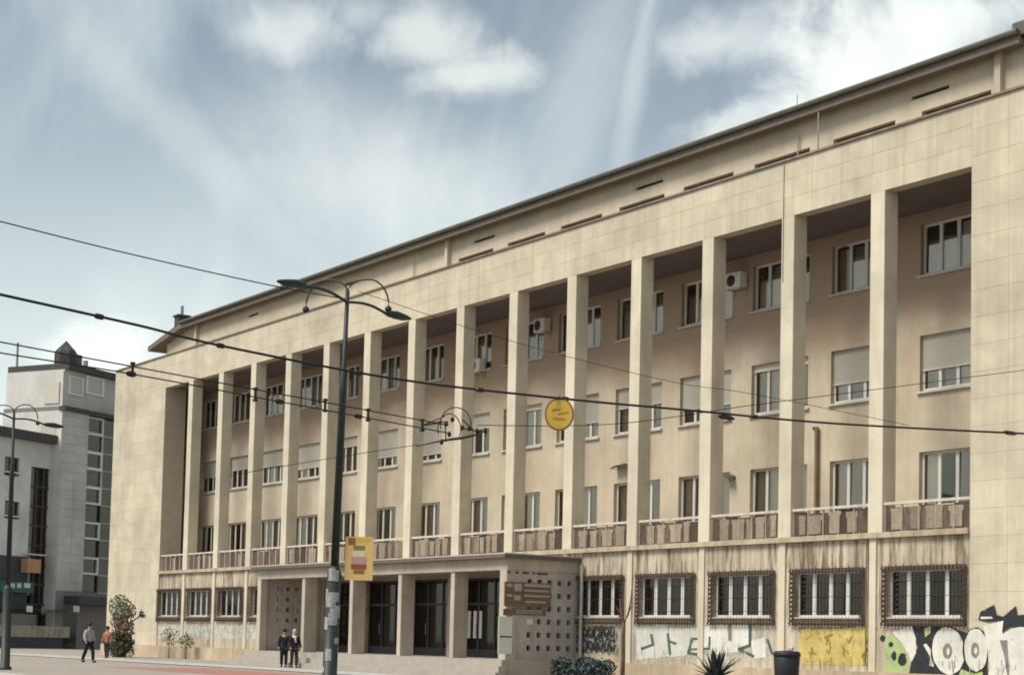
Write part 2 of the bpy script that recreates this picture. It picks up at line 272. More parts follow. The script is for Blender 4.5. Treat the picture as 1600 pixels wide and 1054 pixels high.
# ------------------------------------------------------------------ mesh helpers
class MB:
    def __init__(s): s.v = []; s.f = []; s.m = []; s.mats = []; s.cur = 0
    def use(s, name):
        if name not in s.mats: s.mats.append(name)
        s.cur = s.mats.index(name); return s
    def add(s, vs, fs):
        b = len(s.v); s.v += [tuple(v) for v in vs]; s.f += [tuple(i + b for i in f) for f in fs]; s.m += [s.cur] * len(fs); return s
    def box(s, x0, x1, y0, y1, z0, z1):
        return s.add([(x0, y0, z0), (x1, y0, z0), (x1, y1, z0), (x0, y1, z0), (x0, y0, z1), (x1, y0, z1), (x1, y1, z1), (x0, y1, z1)],
                     [(0, 3, 2, 1), (4, 5, 6, 7), (0, 1, 5, 4), (1, 2, 6, 5), (2, 3, 7, 6), (3, 0, 4, 7)])
    def bev(s, x0, x1, y0, y1, z0, z1, c):        # a slab whose front face (y0) has chamfered edges
        return s.add([(x0, y1, z0), (x1, y1, z0), (x1, y1, z1), (x0, y1, z1), (x0, y0 + c, z0), (x1, y0 + c, z0), (x1, y0 + c, z1), (x0, y0 + c, z1),
                      (x0 + c, y0, z0 + c), (x1 - c, y0, z0 + c), (x1 - c, y0, z1 - c), (x0 + c, y0, z1 - c)],
                     [(0, 3, 2, 1), (0, 1, 5, 4), (1, 2, 6, 5), (2, 3, 7, 6), (3, 0, 4, 7), (4, 5, 9, 8), (5, 6, 10, 9), (6, 7, 11, 10), (7, 4, 8, 11), (8, 9, 10, 11)])
    def obox(s, o, ax, ay, az):                   # box from a corner and three edge vectors
        o, ax, ay, az = map(Vector, (o, ax, ay, az))
        return s.add([o, o + ax, o + ax + ay, o + ay, o + az, o + ax + az, o + ax + ay + az, o + ay + az],
                     [(0, 3, 2, 1), (4, 5, 6, 7), (0, 1, 5, 4), (1, 2, 6, 5), (2, 3, 7, 6), (3, 0, 4, 7)])
    def prism(s, poly, depth):                    # polygon (list of 3-D points) pushed along depth
        d = Vector(depth); n = len(poly); a = [Vector(q) for q in poly]
        return s.add(a + [q + d for q in a], [tuple(range(n)), tuple(range(2 * n - 1, n - 1, -1))] + [(i, i + n, (i + 1) % n + n, (i + 1) % n) for i in range(n)])
    def tube(s, pts, r, n=8, cap=True):
        pts = [Vector(q) for q in pts]; rs = r if isinstance(r, (list, tuple)) else [r] * len(pts); vs = []; fs = []
        for i, q in enumerate(pts):
            t = (pts[min(i + 1, len(pts) - 1)] - pts[max(i - 1, 0)]).normalized()
            up = Vector((0, 0, 1)) if abs(t.z) < 0.9 else Vector((1, 0, 0))
            a = t.cross(up).normalized(); b = t.cross(a)
            for k in range(n):
                w = 2 * math.pi * k / n; vs.append(q + (a * math.cos(w) + b * math.sin(w)) * rs[i])
        for i in range(len(pts) - 1):
            for k in range(n): fs.append((i * n + k, i * n + (k + 1) % n, (i + 1) * n + (k + 1) % n, (i + 1) * n + k))
        if cap: fs += [tuple(range(n))[::-1], tuple(range((len(pts) - 1) * n, len(pts) * n))]
        return s.add(vs, fs)
    def ball(s, c, rx, ry=None, rz=None, nu=12, nv=8):
        ry = ry or rx; rz = rz or rx; c = Vector(c); vs = [c + Vector((0, 0, rz))]; fs = []
        for j in range(1, nv):
            t = math.pi * j / nv
            for i in range(nu): p = 2 * math.pi * i / nu; vs.append(c + Vector((rx * math.sin(t) * math.cos(p), ry * math.sin(t) * math.sin(p), rz * math.cos(t))))
        vs.append(c - Vector((0, 0, rz)))
        for i in range(nu): fs.append((0, 1 + i, 1 + (i + 1) % nu)); fs.append((len(vs) - 1, 1 + (nv - 2) * nu + (i + 1) % nu, 1 + (nv - 2) * nu + i))
        for j in range(nv - 2):
            for i in range(nu): a = 1 + j * nu; fs.append((a + i, a + nu + i, a + nu + (i + 1) % nu, a + (i + 1) % nu))
        return s.add(vs, fs)
    def mesh(s, name, m=None, smooth=False):
        me = bpy.data.meshes.new(name); me.from_pydata(s.v, [], s.f)
        for q in (s.mats or [m]): me.materials.append(MATS[q])
        if s.mats: me.polygons.foreach_set('material_index', s.m)
        if smooth: me.polygons.foreach_set('use_smooth', [True] * len(s.f))
        me.update(); return me
    def build(s, name, m=None, parent=None, smooth=False, loc=None):
        return link(name, s.mesh(name, m, smooth), parent, loc)
def link(name, me, parent=None, loc=None):
    o = bpy.data.objects.new(name, me); COL.objects.link(o)
    if parent is not None: o.parent = parent
    if loc is not None: o.location = loc
    return o
def tag(o, label=None, cat=None, group=None, kind=None):
    if label: o['label'] = label
    if cat: o['category'] = cat
    if group: o['group'] = group
    if kind: o['kind'] = kind
    return o
def empty(name, loc=(0, 0, 0), rz=0.0):
    o = bpy.data.objects.new(name, None); COL.objects.link(o); o.location = loc; o.rotation_euler.z = rz; o.empty_display_size = 0.2; return o
def copy_tree(o, parent=None):
    c = o.copy(); COL.objects.link(c); c.parent = parent
    for ch in o.children: copy_tree(ch, c)
    return c
def wall_with_holes(mb, x0, x1, z0, z1, y0, y1, holes):
    """solid wall in the x-z plane; holes = rows of (za, zb, [(xa, xb), ...])"""
    z = z0
    for za, zb, xs in sorted(holes):
        if za > z: mb.box(x0, x1, y0, y1, z, za)
        x = x0
        for xa, xb in sorted(xs):
            if xa > x: mb.box(x, xa, y0, y1, za, zb)
            x = xb
        if x < x1: mb.box(x, x1, y0, y1, za, zb)
        z = zb
    if z < z1: mb.box(x0, x1, y0, y1, z, z1)
    return mb

# ------------------------------------------------------------------ ground
GP = 0.12                                        # top of the paving
tag(MB().box(-3000, 3000, -3000, 3000, -0.5, 0.0).build('ground', 'asphalt'), kind='structure')
tag(MB().box(-160, 140, -22, 60, -0.3, GP).build('pavement', 'paving'), kind='structure')
kb = tag(MB().box(-160, 140, -22.3, -22.0, -0.3, GP + 0.02).build('kerb', 'kerb'), kind='structure')
tag(MB().box(-60, 70, -8.25, -7.95, GP, GP + 0.10).build('inner_kerb', 'kerb'), kind='structure')
tag(MB().box(-60, 70, -8.9, -8.25, GP, GP + 0.004).build('gutter_strip', 'asphalt'), kind='structure')
tag(MB().box(29, 46, -14.6, -10.2, GP, GP + 0.004).build('car_blur_strip', 'car_blur_red'), kind='structure')  # flat red strip added to stand for the blur of a passing red car
tag(MB().box(-60, 140, -25.3, -25.15, 0.0, 0.004).build('lane_marking', 'paint'), kind='structure')

# ------------------------------------------------------------------ the long building
B = empty('university_building', (27, 0, 0.12)); BL = Vector((-27, 0, -0.12))
tag(B, 'long cream stone building with tall slender piers, balconies and a covered entrance', 'building')
def part(mb, name, m=None, parent=B, smooth=False):
    o = mb.build(name, m, parent, smooth)
    if parent is B: o.location = BL
    return o
S, HW = 4.0, 0.295                               # pier pitch, half pier width
XL, XR = 0.43, 59.71                             # loggia ends
ZS, ZP, ZL = 15.93, 17.84, 4.98                  # soffit, parapet top, balcony ledge
YB = 3.0                                         # rear wall of the loggia
XE0, XE1 = -7.45, 72.0
# stone-clad end walls and fascia with slabs as pieces
def slabbed(name, x0, x1, z0, z1, y, depth, cols, rows):
    core = part(MB().box(x0, x1, y + 0.010, y + depth, z0, z1), name, 'joint')
    w, h = (x1 - x0) / cols, (z1 - z0) / rows; g = 0.003
    me = MB().bev(g, w - g, 0, 0.05, g, h - g, 0.003).mesh('slab', 'stone')
    for i in range(cols):
        for j in range(rows):
            link('slab', me, core, (x0 + i * w, y + random.uniform(0, 0.003), z0 + j * h))
    return core
lw = slabbed('end_wall', XE0, XL, 0.0, ZP, 0.0, 1.3, 6, 22)
rw = slabbed('end_wall', XR, XE1, 0.0, ZP, 0.0, 3.0, 9, 22)
fa = slabbed('fascia', XL, XR, ZS, ZP, 0.0, 0.45, 45, 3)
part(MB().box(XE0 - .06, XE1, -0.07, 0.5, ZP, ZP + 0.07), 'parapet_coping', 'coping')
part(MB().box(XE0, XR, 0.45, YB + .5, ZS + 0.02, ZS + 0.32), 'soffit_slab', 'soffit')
# piers
pm = MB().bev(-HW, HW, 0, 0.6, ZL + 0.02, ZS + 0.01, 0.012).mesh('pier', 'pier_stone')
for k in range(1, 15): link('pier', pm, B, BL + Vector((k * S, 0.004, 0)))
# rear wall of the loggia
ROWS = ((6.15, 7.98), (9.97, 11.83), (13.82, 15.55))
WX = [(4 * k + 3.15, 4 * k + 6.05) for k in range(-1, 14)]
wall_with_holes(MB(), XE0, XR + 0.3, ZL, ZS + 0.1, YB, YB + 0.3, [(a, b, WX) for a, b in ROWS])
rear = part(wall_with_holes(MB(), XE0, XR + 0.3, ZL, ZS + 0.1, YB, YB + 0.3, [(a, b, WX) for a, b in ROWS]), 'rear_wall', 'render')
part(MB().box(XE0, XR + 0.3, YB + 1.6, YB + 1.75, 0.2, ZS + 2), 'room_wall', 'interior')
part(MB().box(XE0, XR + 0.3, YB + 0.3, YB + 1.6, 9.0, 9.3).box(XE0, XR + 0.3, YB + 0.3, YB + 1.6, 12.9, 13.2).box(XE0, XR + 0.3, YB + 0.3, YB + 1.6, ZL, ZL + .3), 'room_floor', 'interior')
# windows: one frame mesh per height, four panes each
WW = 2.9
def window_meshes(h):
    f = MB().use('white_frame')
    f.box(0, WW, 0, 0.07, 0, 0.11).box(0, WW, 0, 0.07, h - 0.08, h)
    cw = WW / 4
    for i in range(5):
        c = i * cw; a, b = (0, 0.08) if i == 0 else ((WW - 0.08, WW) if i == 4 else (c - 0.065, c + 0.065))
        f.box(a, b, 0, 0.07, 0.11, h - 0.08)
    return f.mesh('window'), MB().box(0, cw - 0.10, 0.03, 0.036, 0.10, h - 0.07).mesh('pane', 'glass')
def sheet(w, h, amp, n=16):                       # pleated curtain
    mb = MB(); vs = []; fs = []
    for i in range(n + 1):
        x = w * i / n; y = amp * math.sin(i * 2.4)
        vs += [(x, y, 0), (x, y, h)]
    for i in range(n): fs.append((2 * i, 2 * i + 2, 2 * i + 3, 2 * i + 1))
    return mb.add(vs, fs).mesh('curtain', 'curtain', True)
sm = MB().box(-0.08, WW + 0.08, -0.10, 0.15, -0.07, 0.0).mesh('sill', 'sill')
BLIND = {13: .60, 12: .62, 11: .12, 10: .66, 9: .42, 8: .62, 7: .10, 6: .35, 5: .80, 4: .70, 3: .25, 2: .68, 1: .45, 0: .40, -1: .5}
for r, (za, zb) in enumerate(ROWS):
    h = zb - za; fm, pmesh = window_meshes(h); cm = sheet(0.62, h - 0.25, 0.02); cs = sheet(0.62, h * 0.6, 0.02)
    shut = {}
    for k in range(-1, 14):
        x = 4 * k + 3.15
        w = link('window', fm, B, BL + Vector((x, YB + 0.16, za)))
        for i in range(4):
            pn = link('pane', pmesh, w, (i * WW / 4 + 0.05, 0, 0))
            if r == 2 and (k, i) in ((12, 0), (11, 2), (8, 0)):      # casements standing ajar
                pn.rotation_euler.z = rad(-14)
            pn.rotation_euler.x += rad(random.uniform(-.8, .8)); pn.rotation_euler.z += rad(random.uniform(-1.2, 1.2))
            q = random.random()
            if r == 1: q *= 0.9
            if q < 0.45: link('curtain', cm, w, (i * WW / 4 + 0.05, 0.16, 0.12))
            elif q < 0.68 and r == 2: link('curtain', cs, w, (i * WW / 4 + 0.05, 0.16, 0.12))
        link('sill', sm, w, (0, -0.16, 0))
        if r == 1:
            bh = round(BLIND[k] * h, 2)
            if bh not in shut:
                b = MB(); n = max(2, int(bh / 0.06))
                for i in range(n): z = h - bh + i * bh / n; b.add([(0, 0, z), (WW, 0, z), (WW, -0.015, z + bh / n), (0, -0.015, z + bh / n)], [(0, 1, 2, 3)])
                b.box(0, WW, -0.03, 0.0, h - bh - 0.05, h - bh)
                shut[bh] = b.mesh('blind', 'blind')
            link('blind', shut[bh], w, (0, -0.02, 0))
            if k in (9, 8): w['label'] = 'window with its roller blind half lowered'
# balcony slab, ledge
part(MB().box(XL, XR, 0.02, YB, ZL, ZL + 0.16), 'balcony_floor', 'ledge')
part(MB().box(XL, XR, -0.10, 0.02, ZL - 0.02, ZL + 0.15), 'balcony_ledge', 'ledge')
# railings: rail, posts, dark weathered sheets and paler stone blocks set against them
for k in range(0, 15):
    x0 = (k * S + HW) if k else XL; x1 = ((k + 1) * S - HW) if k < 14 else XR; w = x1 - x0
    rl = part(MB().box(x0 + .002, x1 - .002, 0.08, 0.20, 5.985, 6.07), 'railing', 'rail')
    n = 5
    for i in range(n + 1):
        xx = x0 + 0.03 + (w - 0.06) * i / n
        MB().box(xx - 0.022, xx + 0.022, 0.115, 0.165, 5.12, 5.985).build('post', 'rail' if k < 5 else 'rail_post', rl)
    for i in range(n):
        a = x0 + 0.03 + (w - 0.06) * i / n + 0.03; b = x0 + 0.03 + (w - 0.06) * (i + 1) / n - 0.03
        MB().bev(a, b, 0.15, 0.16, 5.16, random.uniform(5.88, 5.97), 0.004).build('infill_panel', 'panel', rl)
    x = x0 + random.uniform(.2, .45)
    while x < x1 - .45:                              # weathered stone blocks with a wider cap
        bw = random.uniform(.28, .72); e = random.uniform(.04, .12) * bw; zt_ = random.uniform(5.8, 5.94); zb_ = 5.16 + random.uniform(0, .05); c_ = random.uniform(.08, .2)
        if x + bw > x1 - .03: break
        if k > 4 or random.random() < .35:
            q = [(x + e, zb_), (x + bw - e, zb_), (x + bw - e, zt_ - c_ - .04), (x + bw, zt_ - c_), (x + bw, zt_), (x, zt_), (x, zt_ - c_), (x + e, zt_ - c_ - .04)]
            MB().prism([(u, .125, v) for u, v in q], (0, .022, 0)).build('stone_block', 'rail_stone', rl)
        x += bw + random.uniform(.03, .3)

# ground storey
YG = 0.06
GW = [(4 * k + 0.5, 4 * k + 3.45) for k in (0, 1, 2, 3, 4, 10, 11, 12, 13, 14)]
DX = [(4 * k + 0.42, 4 * k + 3.98) for k in range(5, 10)]
PZ = 0.80                                        # entrance platform / plinth top
gw = MB()
wall_with_holes(gw, XL, 20.0, 0.0, ZL, YG, YG + 0.4, [(2.45, 3.95, GW[:5])])
wall_with_holes(gw, 40.0, XR, 0.0, ZL, YG, YG + 0.4, [(2.45, 3.95, GW[5:])])
wall_with_holes(gw, 20.0, 40.0, 0.0, ZL, YG, YG + 0.4, [(PZ, 4.15, DX)])
gwall = part(gw, 'ground_wall', 'ground_render')
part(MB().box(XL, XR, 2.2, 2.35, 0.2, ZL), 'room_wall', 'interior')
for k in list(range(1, 5)) + list(range(10, 15)):
    part(MB().bev(k * S - 0.22, k * S + 0.06, 0.0, YG + 0.02, PZ, ZL - 0.02, 0.006), 'pilaster', 'pier_stone')
part(MB().box(XE0 - .1, 19.55, -0.28, YG, 0.1, PZ), 'plinth', 'plinth'); part(MB().box(41.05, XE1, -0.28, YG, 0.1, PZ), 'plinth', 'plinth')
GWW, gh = 2.95, 1.5
f = MB().use('white_frame'); f.box(0, GWW, 0, .07, 0, .12).box(0, GWW, 0, .07, gh - .05, gh)
f.box(0, .07, 0, .07, .12, gh - .05).box(GWW - .07, GWW, 0, .07, .12, gh - .05)
for i in (1, 2, 3): f.box(i * GWW / 4 - .08, i * GWW / 4 + .08, 0, .07, .12, gh - .05)
gfm = f.mesh('window'); gpm = MB().box(0, GWW / 4 - .12, .03, .036, .1, gh - .04).mesh('pane', 'dark_glass')
g = MB()                                          # wrought-iron window guard with a ladder border
x0, x1, z0, z1 = -0.14, GWW + 0.14, -0.22, gh + 0.12
for (a, b) in ((0, 0), (0.13, 0.13)):
    g.box(x0 + a, x1 - a, 0, .02, z0 + a, z0 + a + .025).box(x0 + a, x1 - a, 0, .02, z1 - a - .025, z1 - a)
    g.box(x0 + a, x0 + a + .025, 0, .02, z0 + a + .025, z1 - a - .025).box(x1 - a - .025, x1 - a, 0, .02, z0 + a + .025, z1 - a - .025)
n = 22
for i in range(n + 1):
    x = x0 + (x1 - x0) * i / n
    for zz in (z0 + .065, z1 - .065): g.ball((x, .01, zz), .055, .03, .055, 6, 4)
    if i % 2 == 0: g.tube([(x, .01, z1), (x, -.02, z1 + .06)], .012, 4); g.tube([(x, .01, z0), (x, -.02, z0 - .07)], .016, 4)
for i in range(11):
    z = z0 + .15 + (z1 - z0 - .3) * i / 10
    for xx in (x0 + .065, x1 - .065): g.ball((xx, .01, z), .055, .03, .055, 6, 4)
for i in range(1, 20):
    x = x0 + .13 + (x1 - x0 - .26) * i / 20; g.tube([(x, .01, z0 + .13), (x, .01, z1 - .13)], .008, 4)
for i in (1, 2, 3): g.box(x0 + .13, x1 - .13, .004, .016, z0 + (z1 - z0) * i / 4 - .008, z0 + (z1 - z0) * i / 4 + .008)
for xx in (x0, x1 - .02):
    for zz in (z0 + .1, z1 - .1): g.box(xx, xx + .02, .02, .14, zz, zz + .02)
grm = g.mesh('window_guard', 'grille')
sur = MB()
sur.box(-.13, GWW + .13, -.018, 0, -.20, -.002).box(-.13, GWW + .13, -.018, 0, gh + .002, gh + .11).box(-.13, -.002, -.018, 0, -.002, gh + .002).box(GWW + .002, GWW + .13, -.018, 0, -.002, gh + .002)
srm = sur.mesh('surround', 'rust_surround')
gcm = sheet(0.6, gh - .3, .015)
for xa, xb in GW:
    w = link('window', gfm, B, BL + Vector((xa, YG + 0.14, 2.45)))
    for i in range(4):
        link('pane', gpm, w, (i * GWW / 4 + .06, 0, 0)).rotation_euler.z = rad(random.uniform(-1, 1))
        if random.random() < .25: link('curtain', gcm, w, (i * GWW / 4 + .06, .15, .12))
    link('window_guard', grm, w, (0, -0.27, 0)); link('surround', srm, w, (0, -0.14, 0))
    s_ = MB().box(0, GWW, -0.19, 0.0, -.0, .05).build('sill', 'sill', w)
# doors under the canopy
dh = 4.15 - PZ; DW = 3.56
f = MB().use('door_metal')
f.box(0, DW, 0, .08, dh - .1, dh).box(0, DW, 0, .08, 2.2, 2.3)
for i in range(4): c = i * DW / 3; a = 0 if i == 0 else (DW - .09 if i == 3 else c - .06); f.box(a, a + (.09 if i in (0, 3) else .12), 0, .08, 0, 2.2); f.box(a, a + .09, 0, .08, 2.3, dh - .1)
f.box(.09, DW - .09, 0.01, .07, 0, .35)
dm = f.mesh('door'); dpm = MB().box(0, DW / 3 - .14, .035, .045, .34, 2.21).mesh('pane', 'dark_glass'); dpt = MB().box(0, DW - .16, .035, .045, 2.29, dh - .09).mesh('pane', 'dark_glass')
for n_, (xa, xb) in enumerate(DX):
    d = link('door', dm, B, BL + Vector((xa, YG + 0.2, PZ)))
    for i in range(3): link('pane', dpm, d, (i * DW / 3 + .075, 0, 0))
    link('pane', dpt, d, (.08, 0, 0))
    for i in (1, 2): MB().tube([(i * DW / 3 - .1, -.05, .9), (i * DW / 3 - .1, -.05, 1.4)], .018, 6).build('handle', 'galv', d)
    if n_ == 4:
        MB().box(.55, .95, .0, .03, 1.15, 1.9).build('poster', 'paper', d); MB().box(1.12, 1.4, .0, .03, 1.3, 1.6).build('notice', 'paper', d)
    if n_ == 3:
        for i, q in enumerate((.35, .8, 1.2)): MB().box(q, q + .22, .0, .03, .8, 1.95).build('poster', 'paper', d)

# porch
YC = -3.3
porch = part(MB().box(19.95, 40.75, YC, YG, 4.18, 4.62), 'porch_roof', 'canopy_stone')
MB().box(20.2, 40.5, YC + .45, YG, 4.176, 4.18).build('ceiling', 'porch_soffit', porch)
MB().box(19.7, 40.95, YC - 0.28, YG, 4.62, 4.76).build('roof_edge', 'canopy_edge', porch)
MB().box(19.75, 40.9, YC - 0.24, YG, 4.76, 4.80).build('roof_cap', 'sill', porch)
for x in (20.0, 24.5, 28.88, 32.92, 36.92, 40.45):
    if x == 40.45: MB().bev(x - .2, x + .26, YC + .002, YC + .5, PZ, 4.18, .01).build('post', 'canopy_stone', porch)
    elif x == 20.0: MB().bev(x - .05, x + .3, YC + .002, YC + .35, PZ, 4.18, .01).build('post', 'canopy_stone', porch)
    else: MB().bev(x - .14, x + .14, YC + .05, YC + .70, PZ, 4.18, .012).build('post', 'canopy_stone', porch)
for x in (24.2, 28.2, 32.2, 36.2): MB().bev(x - .2, x + .2, -0.30, YG, PZ, 4.18, .01).build('wall_pier', 'canopy_stone', porch)
# pierced side screens in the y-z plane: build them in x-z and turn
def screen(x, ya, yb, cols, name):
    holes = []; pitch = 0.47; sz = 0.2
    L_ = yb - ya
    for j in range(7):
        z = PZ + 0.36 + j * 0.50
        if z + sz > 4.1: break
        xs = [(L_ - 0.30 - i * pitch - sz, L_ - 0.30 - i * pitch) for i in cols]
        holes.append((z, z + sz, xs))
    mb = MB(); wall_with_holes(mb, 0, L_, PZ, 4.18, 0, 0.16, holes)
    mb.v = [(x - y, ya + q, z) for (q, y, z) in mb.v]
    o = mb.build(name, 'screen_stone', porch)
    b = MB()
    b.box(x - .155, x - .15, ya + .02, yb - .02, PZ + .1, 4.1).build('hole_shade_sheet', 'dark_glass', porch)  # dark sheet added behind the holes to stand for the porch's inner shade
    return o
screen(40.71, YC + .5, YG, range(5), 'pierced_screen')
screen(20.16, YC + .35, YG, range(5), 'pierced_screen')
plat = part(MB().box(19.6, 41.0, YC - 0.35, YG, 0.1, PZ), 'entrance_platform', 'step')
for i, z in enumerate((0.57, 0.34)): MB().box(19.6 - .3 * (i + 1), 41.0 + .3 * (i + 1), YC - 0.35 - .34 * (i + 1), YC - .352 - .34 * i, 0.1, z).build('step', 'step', plat)

# attic storey and roof
ZA0, ZA1 = 17.5, 20.6
AX0, AX1 = -6.6, 63.5
slots = [(4 * k + 3.15, 4 * k + 6.0) for k in range(6, 14)]
vents = [(28.4, 30.1), (40.2, 41.9), (54.7, 56.3), (16.2, 17.6), (5.0, 6.2)]
aw = MB(); wall_with_holes(aw, AX0, AX1, ZA0, ZA1, YB, YB + 0.3, [(18.25, 19.36, slots), (19.84, 19.97, vents)])
att = part(aw, 'attic_wall', 'attic_render')
for xa, xb in slots:
    MB().box(xa, xb, YB + .2, YB + .26, 18.25, 18.4).box(xa, xb, YB + .2, YB + .26, 19.28, 19.36).box(xa, xa + .08, YB + .2, YB + .26, 18.4, 19.28).box(xb - .08, xb, YB + .2, YB + .26, 18.4, 19.28).build('attic_window', 'door_metal', att)
for xa, xb in vents: MB().box(xa, xb, YB + .15, YB + .2, 19.84, 19.97).build('vent', 'interior', att)
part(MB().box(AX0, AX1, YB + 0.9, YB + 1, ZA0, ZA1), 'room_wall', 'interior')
for x in (-1.9, 26.35, 58.4): MB().box(x - .12, x + .12, YB - .22, YB, ZA0, ZA1 - .1).build('pilaster', 'attic_render', att)
part(MB().box(XE0, XE1, 0.3, YB + .4, ZP - 0.6, ZP - 0.5), 'terrace', 'ledge')
# roof: eave slab, sloping sheets, hipped left end
YE = 2.45
roof = part(MB().box(-3.4, 59.5, YE + .06, YB + .5, 20.40, 20.52), 'eaves', 'fascia_board')
MB().box(-3.4, 59.5, YE, YE + .06, 20.33, 20.66).build('fascia_board', 'fascia_board', roof)
MB().tube([(x, YE - .085, 20.68) for x in (-3.4, 20, 40, 59.5)], .095, 8).build('gutter', 'roof', roof)
MB().add([(-3.4, YE - .02, 20.70), (59.5, YE - .02, 20.70), (59.5, 10, 22.4), (4, 10, 22.4)], [(0, 1, 2, 3)]).build('roof_sheet', 'roof', roof)
MB().prism([(-8.4, YE, 19.55), (-3.4, YE, 20.36), (-3.4, YE, 20.69), (-8.4, YE, 19.80)], (0, 1.3, 0)).build('hipped_eaves', 'fascia_board', roof)
MB().add([(-8.4, YE - .02, 19.81), (-3.4, YE - .02, 20.70), (4, 10, 22.4), (-8.4, 10, 19.9)], [(0, 1, 2, 3)]).build('roof_sheet', 'roof', roof)
for i in range(16):
    x = 1 + i * 3.8
    MB().prism([(x, YE - .03, 20.70), (x + .05, YE - .03, 20.70), (x + .05, 9.5, 22.31), (x, 9.5, 22.31)], (0, -.01, .06)).build('roof_seam', 'roof', roof)
MB().box(59.5, 66, 2.7, YB + .5, 20.45, 20.6).build('eaves', 'fascia_board', roof)
MB().box(59.2, 60.6, 2.5, 3.9, 20.6, 21.02).build('roof_hatch', 'roof', roof)
q = at_y(284, 500, 8.0)
MB().box(q.x - .35, q.x + .35, 7.6, 8.4, 19.0, q.z + .2).box(q.x - .45, q.x + .45, 7.5, 8.5, q.z + .2, q.z + .32).build('chimney', 'dark_cornice', roof)
MB().tube([(q.x, 8, q.z + .3), (q.x, 8, q.z + 1.0)], .12, 8).build('chimney_pipe', 'galv', roof)
# downpipes
for x, ya, zt, zb in ((50.9, YE + .05, 20.4, 18.0), (49.5, YB - .1, 19.9, 18.0), (23.3, YB - .1, 19.9, 18.0)):
    part(MB().tube([(x, ya, zt), (x, ya, zb)], .03, 6), 'downpipe', 'galv')
part(MB().tube([(51.8, -.012, ZP - .1), (51.8, -.012, ZS - 2.2)], .012, 6), 'cable', 'pipe')
part(MB().tube([(41.15, -.08, 4.5), (41.15, -.08, .6)], .07, 8), 'downpipe', 'galv')
p0 = at_y(1268, 668, YB - .12)
part(MB().tube([(p0.x, YB, p0.z), (p0.x + .25, YB - .12, p0.z), (p0.x + .25, YB - .12, 5.2)], .07, 8), 'stove_pipe', 'pipe')
part(MB().tube([(55.7, -.03, ZL - .05), (55.7, -.03, 1.0)], .025, 6), 'cable', 'pipe')
part(MB().tube([at_y(1245, 185, 2.5), at_y(1246, 148, 2.5)], .015, 5), 'roof_rod', 'galv')

# graffiti painted on the ground wall and the right end wall: flat shapes a few mm proud of the plane they are on
def clipx(poly, xc, keep_left):
    o = []; n = len(poly); ins = (lambda q: q.x <= xc) if keep_left else (lambda q: q.x >= xc)
    for i in range(n):
        a, b = poly[i], poly[(i + 1) % n]
        if ins(a): o.append(a)
        if ins(a) != ins(b): t = (xc - a.x) / (b.x - a.x); o.append(a + (b - a) * t)
    return o
class Graf:
    def __init__(s, ox, oy, sc): s.o = (ox, oy, sc); s.mb = {False: MB(), True: MB()}; s.n = 0
    def poly(s, m, pts):
        s.n += 1
        for right in (False, True):
            Y = (0.0 if right else YG) - 0.004 - 0.0012 * s.n
            q = [at_y(s.o[0] + x / s.o[2], s.o[1] + y / s.o[2], Y) for x, y in pts]
            q = clipx(q, XR, not right)
            q = [Vector((v.x, Y, max(v.z, 0.13))) for v in q]
            if len(q) > 2: s.mb[right].use(m).add(q, [tuple(range(len(q)))])
    def ell(s, m, cx, cy, rx, ry, n=28, wob=0.03, tilt=0.0):
        s.poly(m, [(cx + rx * (1 + random.uniform(-wob, wob)) * math.cos(t) + tilt * ry * math.sin(t), cy + ry * (1 + random.uniform(-wob, wob)) * math.sin(t)) for t in [2 * math.pi * i / n for i in range(n)]])
    def stroke(s, m, pts, w):
        for (x0, y0), (x1, y1) in zip(pts, pts[1:]):
            l = math.hypot(x1 - x0, y1 - y0) or 1; nx, ny = -(y1 - y0) / l * w / 2, (x1 - x0) / l * w / 2; ex, ey = (x1 - x0) / l * w / 3, (y1 - y0) / l * w / 3
            s.poly(m, [(x0 + nx - ex, y0 + ny - ey), (x1 + nx + ex, y1 + ny + ey), (x1 - nx + ex, y1 - ny + ey), (x0 - nx - ex, y0 - ny - ey)])
    def runs(s, m, xs, y, n, w=5):
        for _ in range(n):
            x = random.uniform(*xs); y0 = y + random.uniform(-60, 40); s.stroke(m, [(x, y0), (x + random.uniform(-3, 3), y0 + random.uniform(30, 120))], w * random.uniform(.6, 1.2))
    def done(s, label):
        for right in (False, True):
            if s.mb[right].v:
                o = s.mb[right].build('graffiti', None, rw if right else gwall); o['label'] = label
G = Graf(980, 960, 7.27)
G.poly('g_mist', [(60, 150), (240, 85), (520, 70), (900, 100), (1400, 60), (1640, 200), (1650, 520), (1300, 520), (800, 500), (300, 530), (70, 520)])
for pts in ([(95, 140), (200, 118), (300, 125), (310, 480), (110, 505)], [(300, 105), (455, 95), (480, 470), (320, 490)], [(470, 140), (720, 150), (700, 450), (495, 480)],
            [(715, 140), (935, 130), (945, 385), (730, 440)], [(930, 115), (1130, 105), (1380, 95), (1385, 340), (1250, 420), (1010, 450), (940, 370)], [(1400, 300), (1560, 250), (1580, 480), (1440, 500)]):
    G.poly('g_white', pts)
for pts, w in (([(275, 225), (292, 335), (165, 382)], 28), ([(462, 215), (485, 440)], 26), ([(485, 300), (550, 325)], 26), ([(790, 270), (740, 268), (690, 430), (800, 445), (850, 600)], 26),
               ([(935, 250), (930, 380), (720, 388)], 20), ([(1392, 75), (1392, 340), (1268, 385), (1430, 465)], 28), ([(1590, 280), (1640, 430)], 26)): G.stroke('g_teal', pts, w)
G.stroke('g_grey', [(1160, 105), (1165, 275)], 36)
G.runs('g_white', (100, 1380), 470, 14); G.runs('g_teal', (160, 1400), 380, 9, 4)
G.done('white block letters with dark teal edges')
G = Graf(880, 860, 5.435)
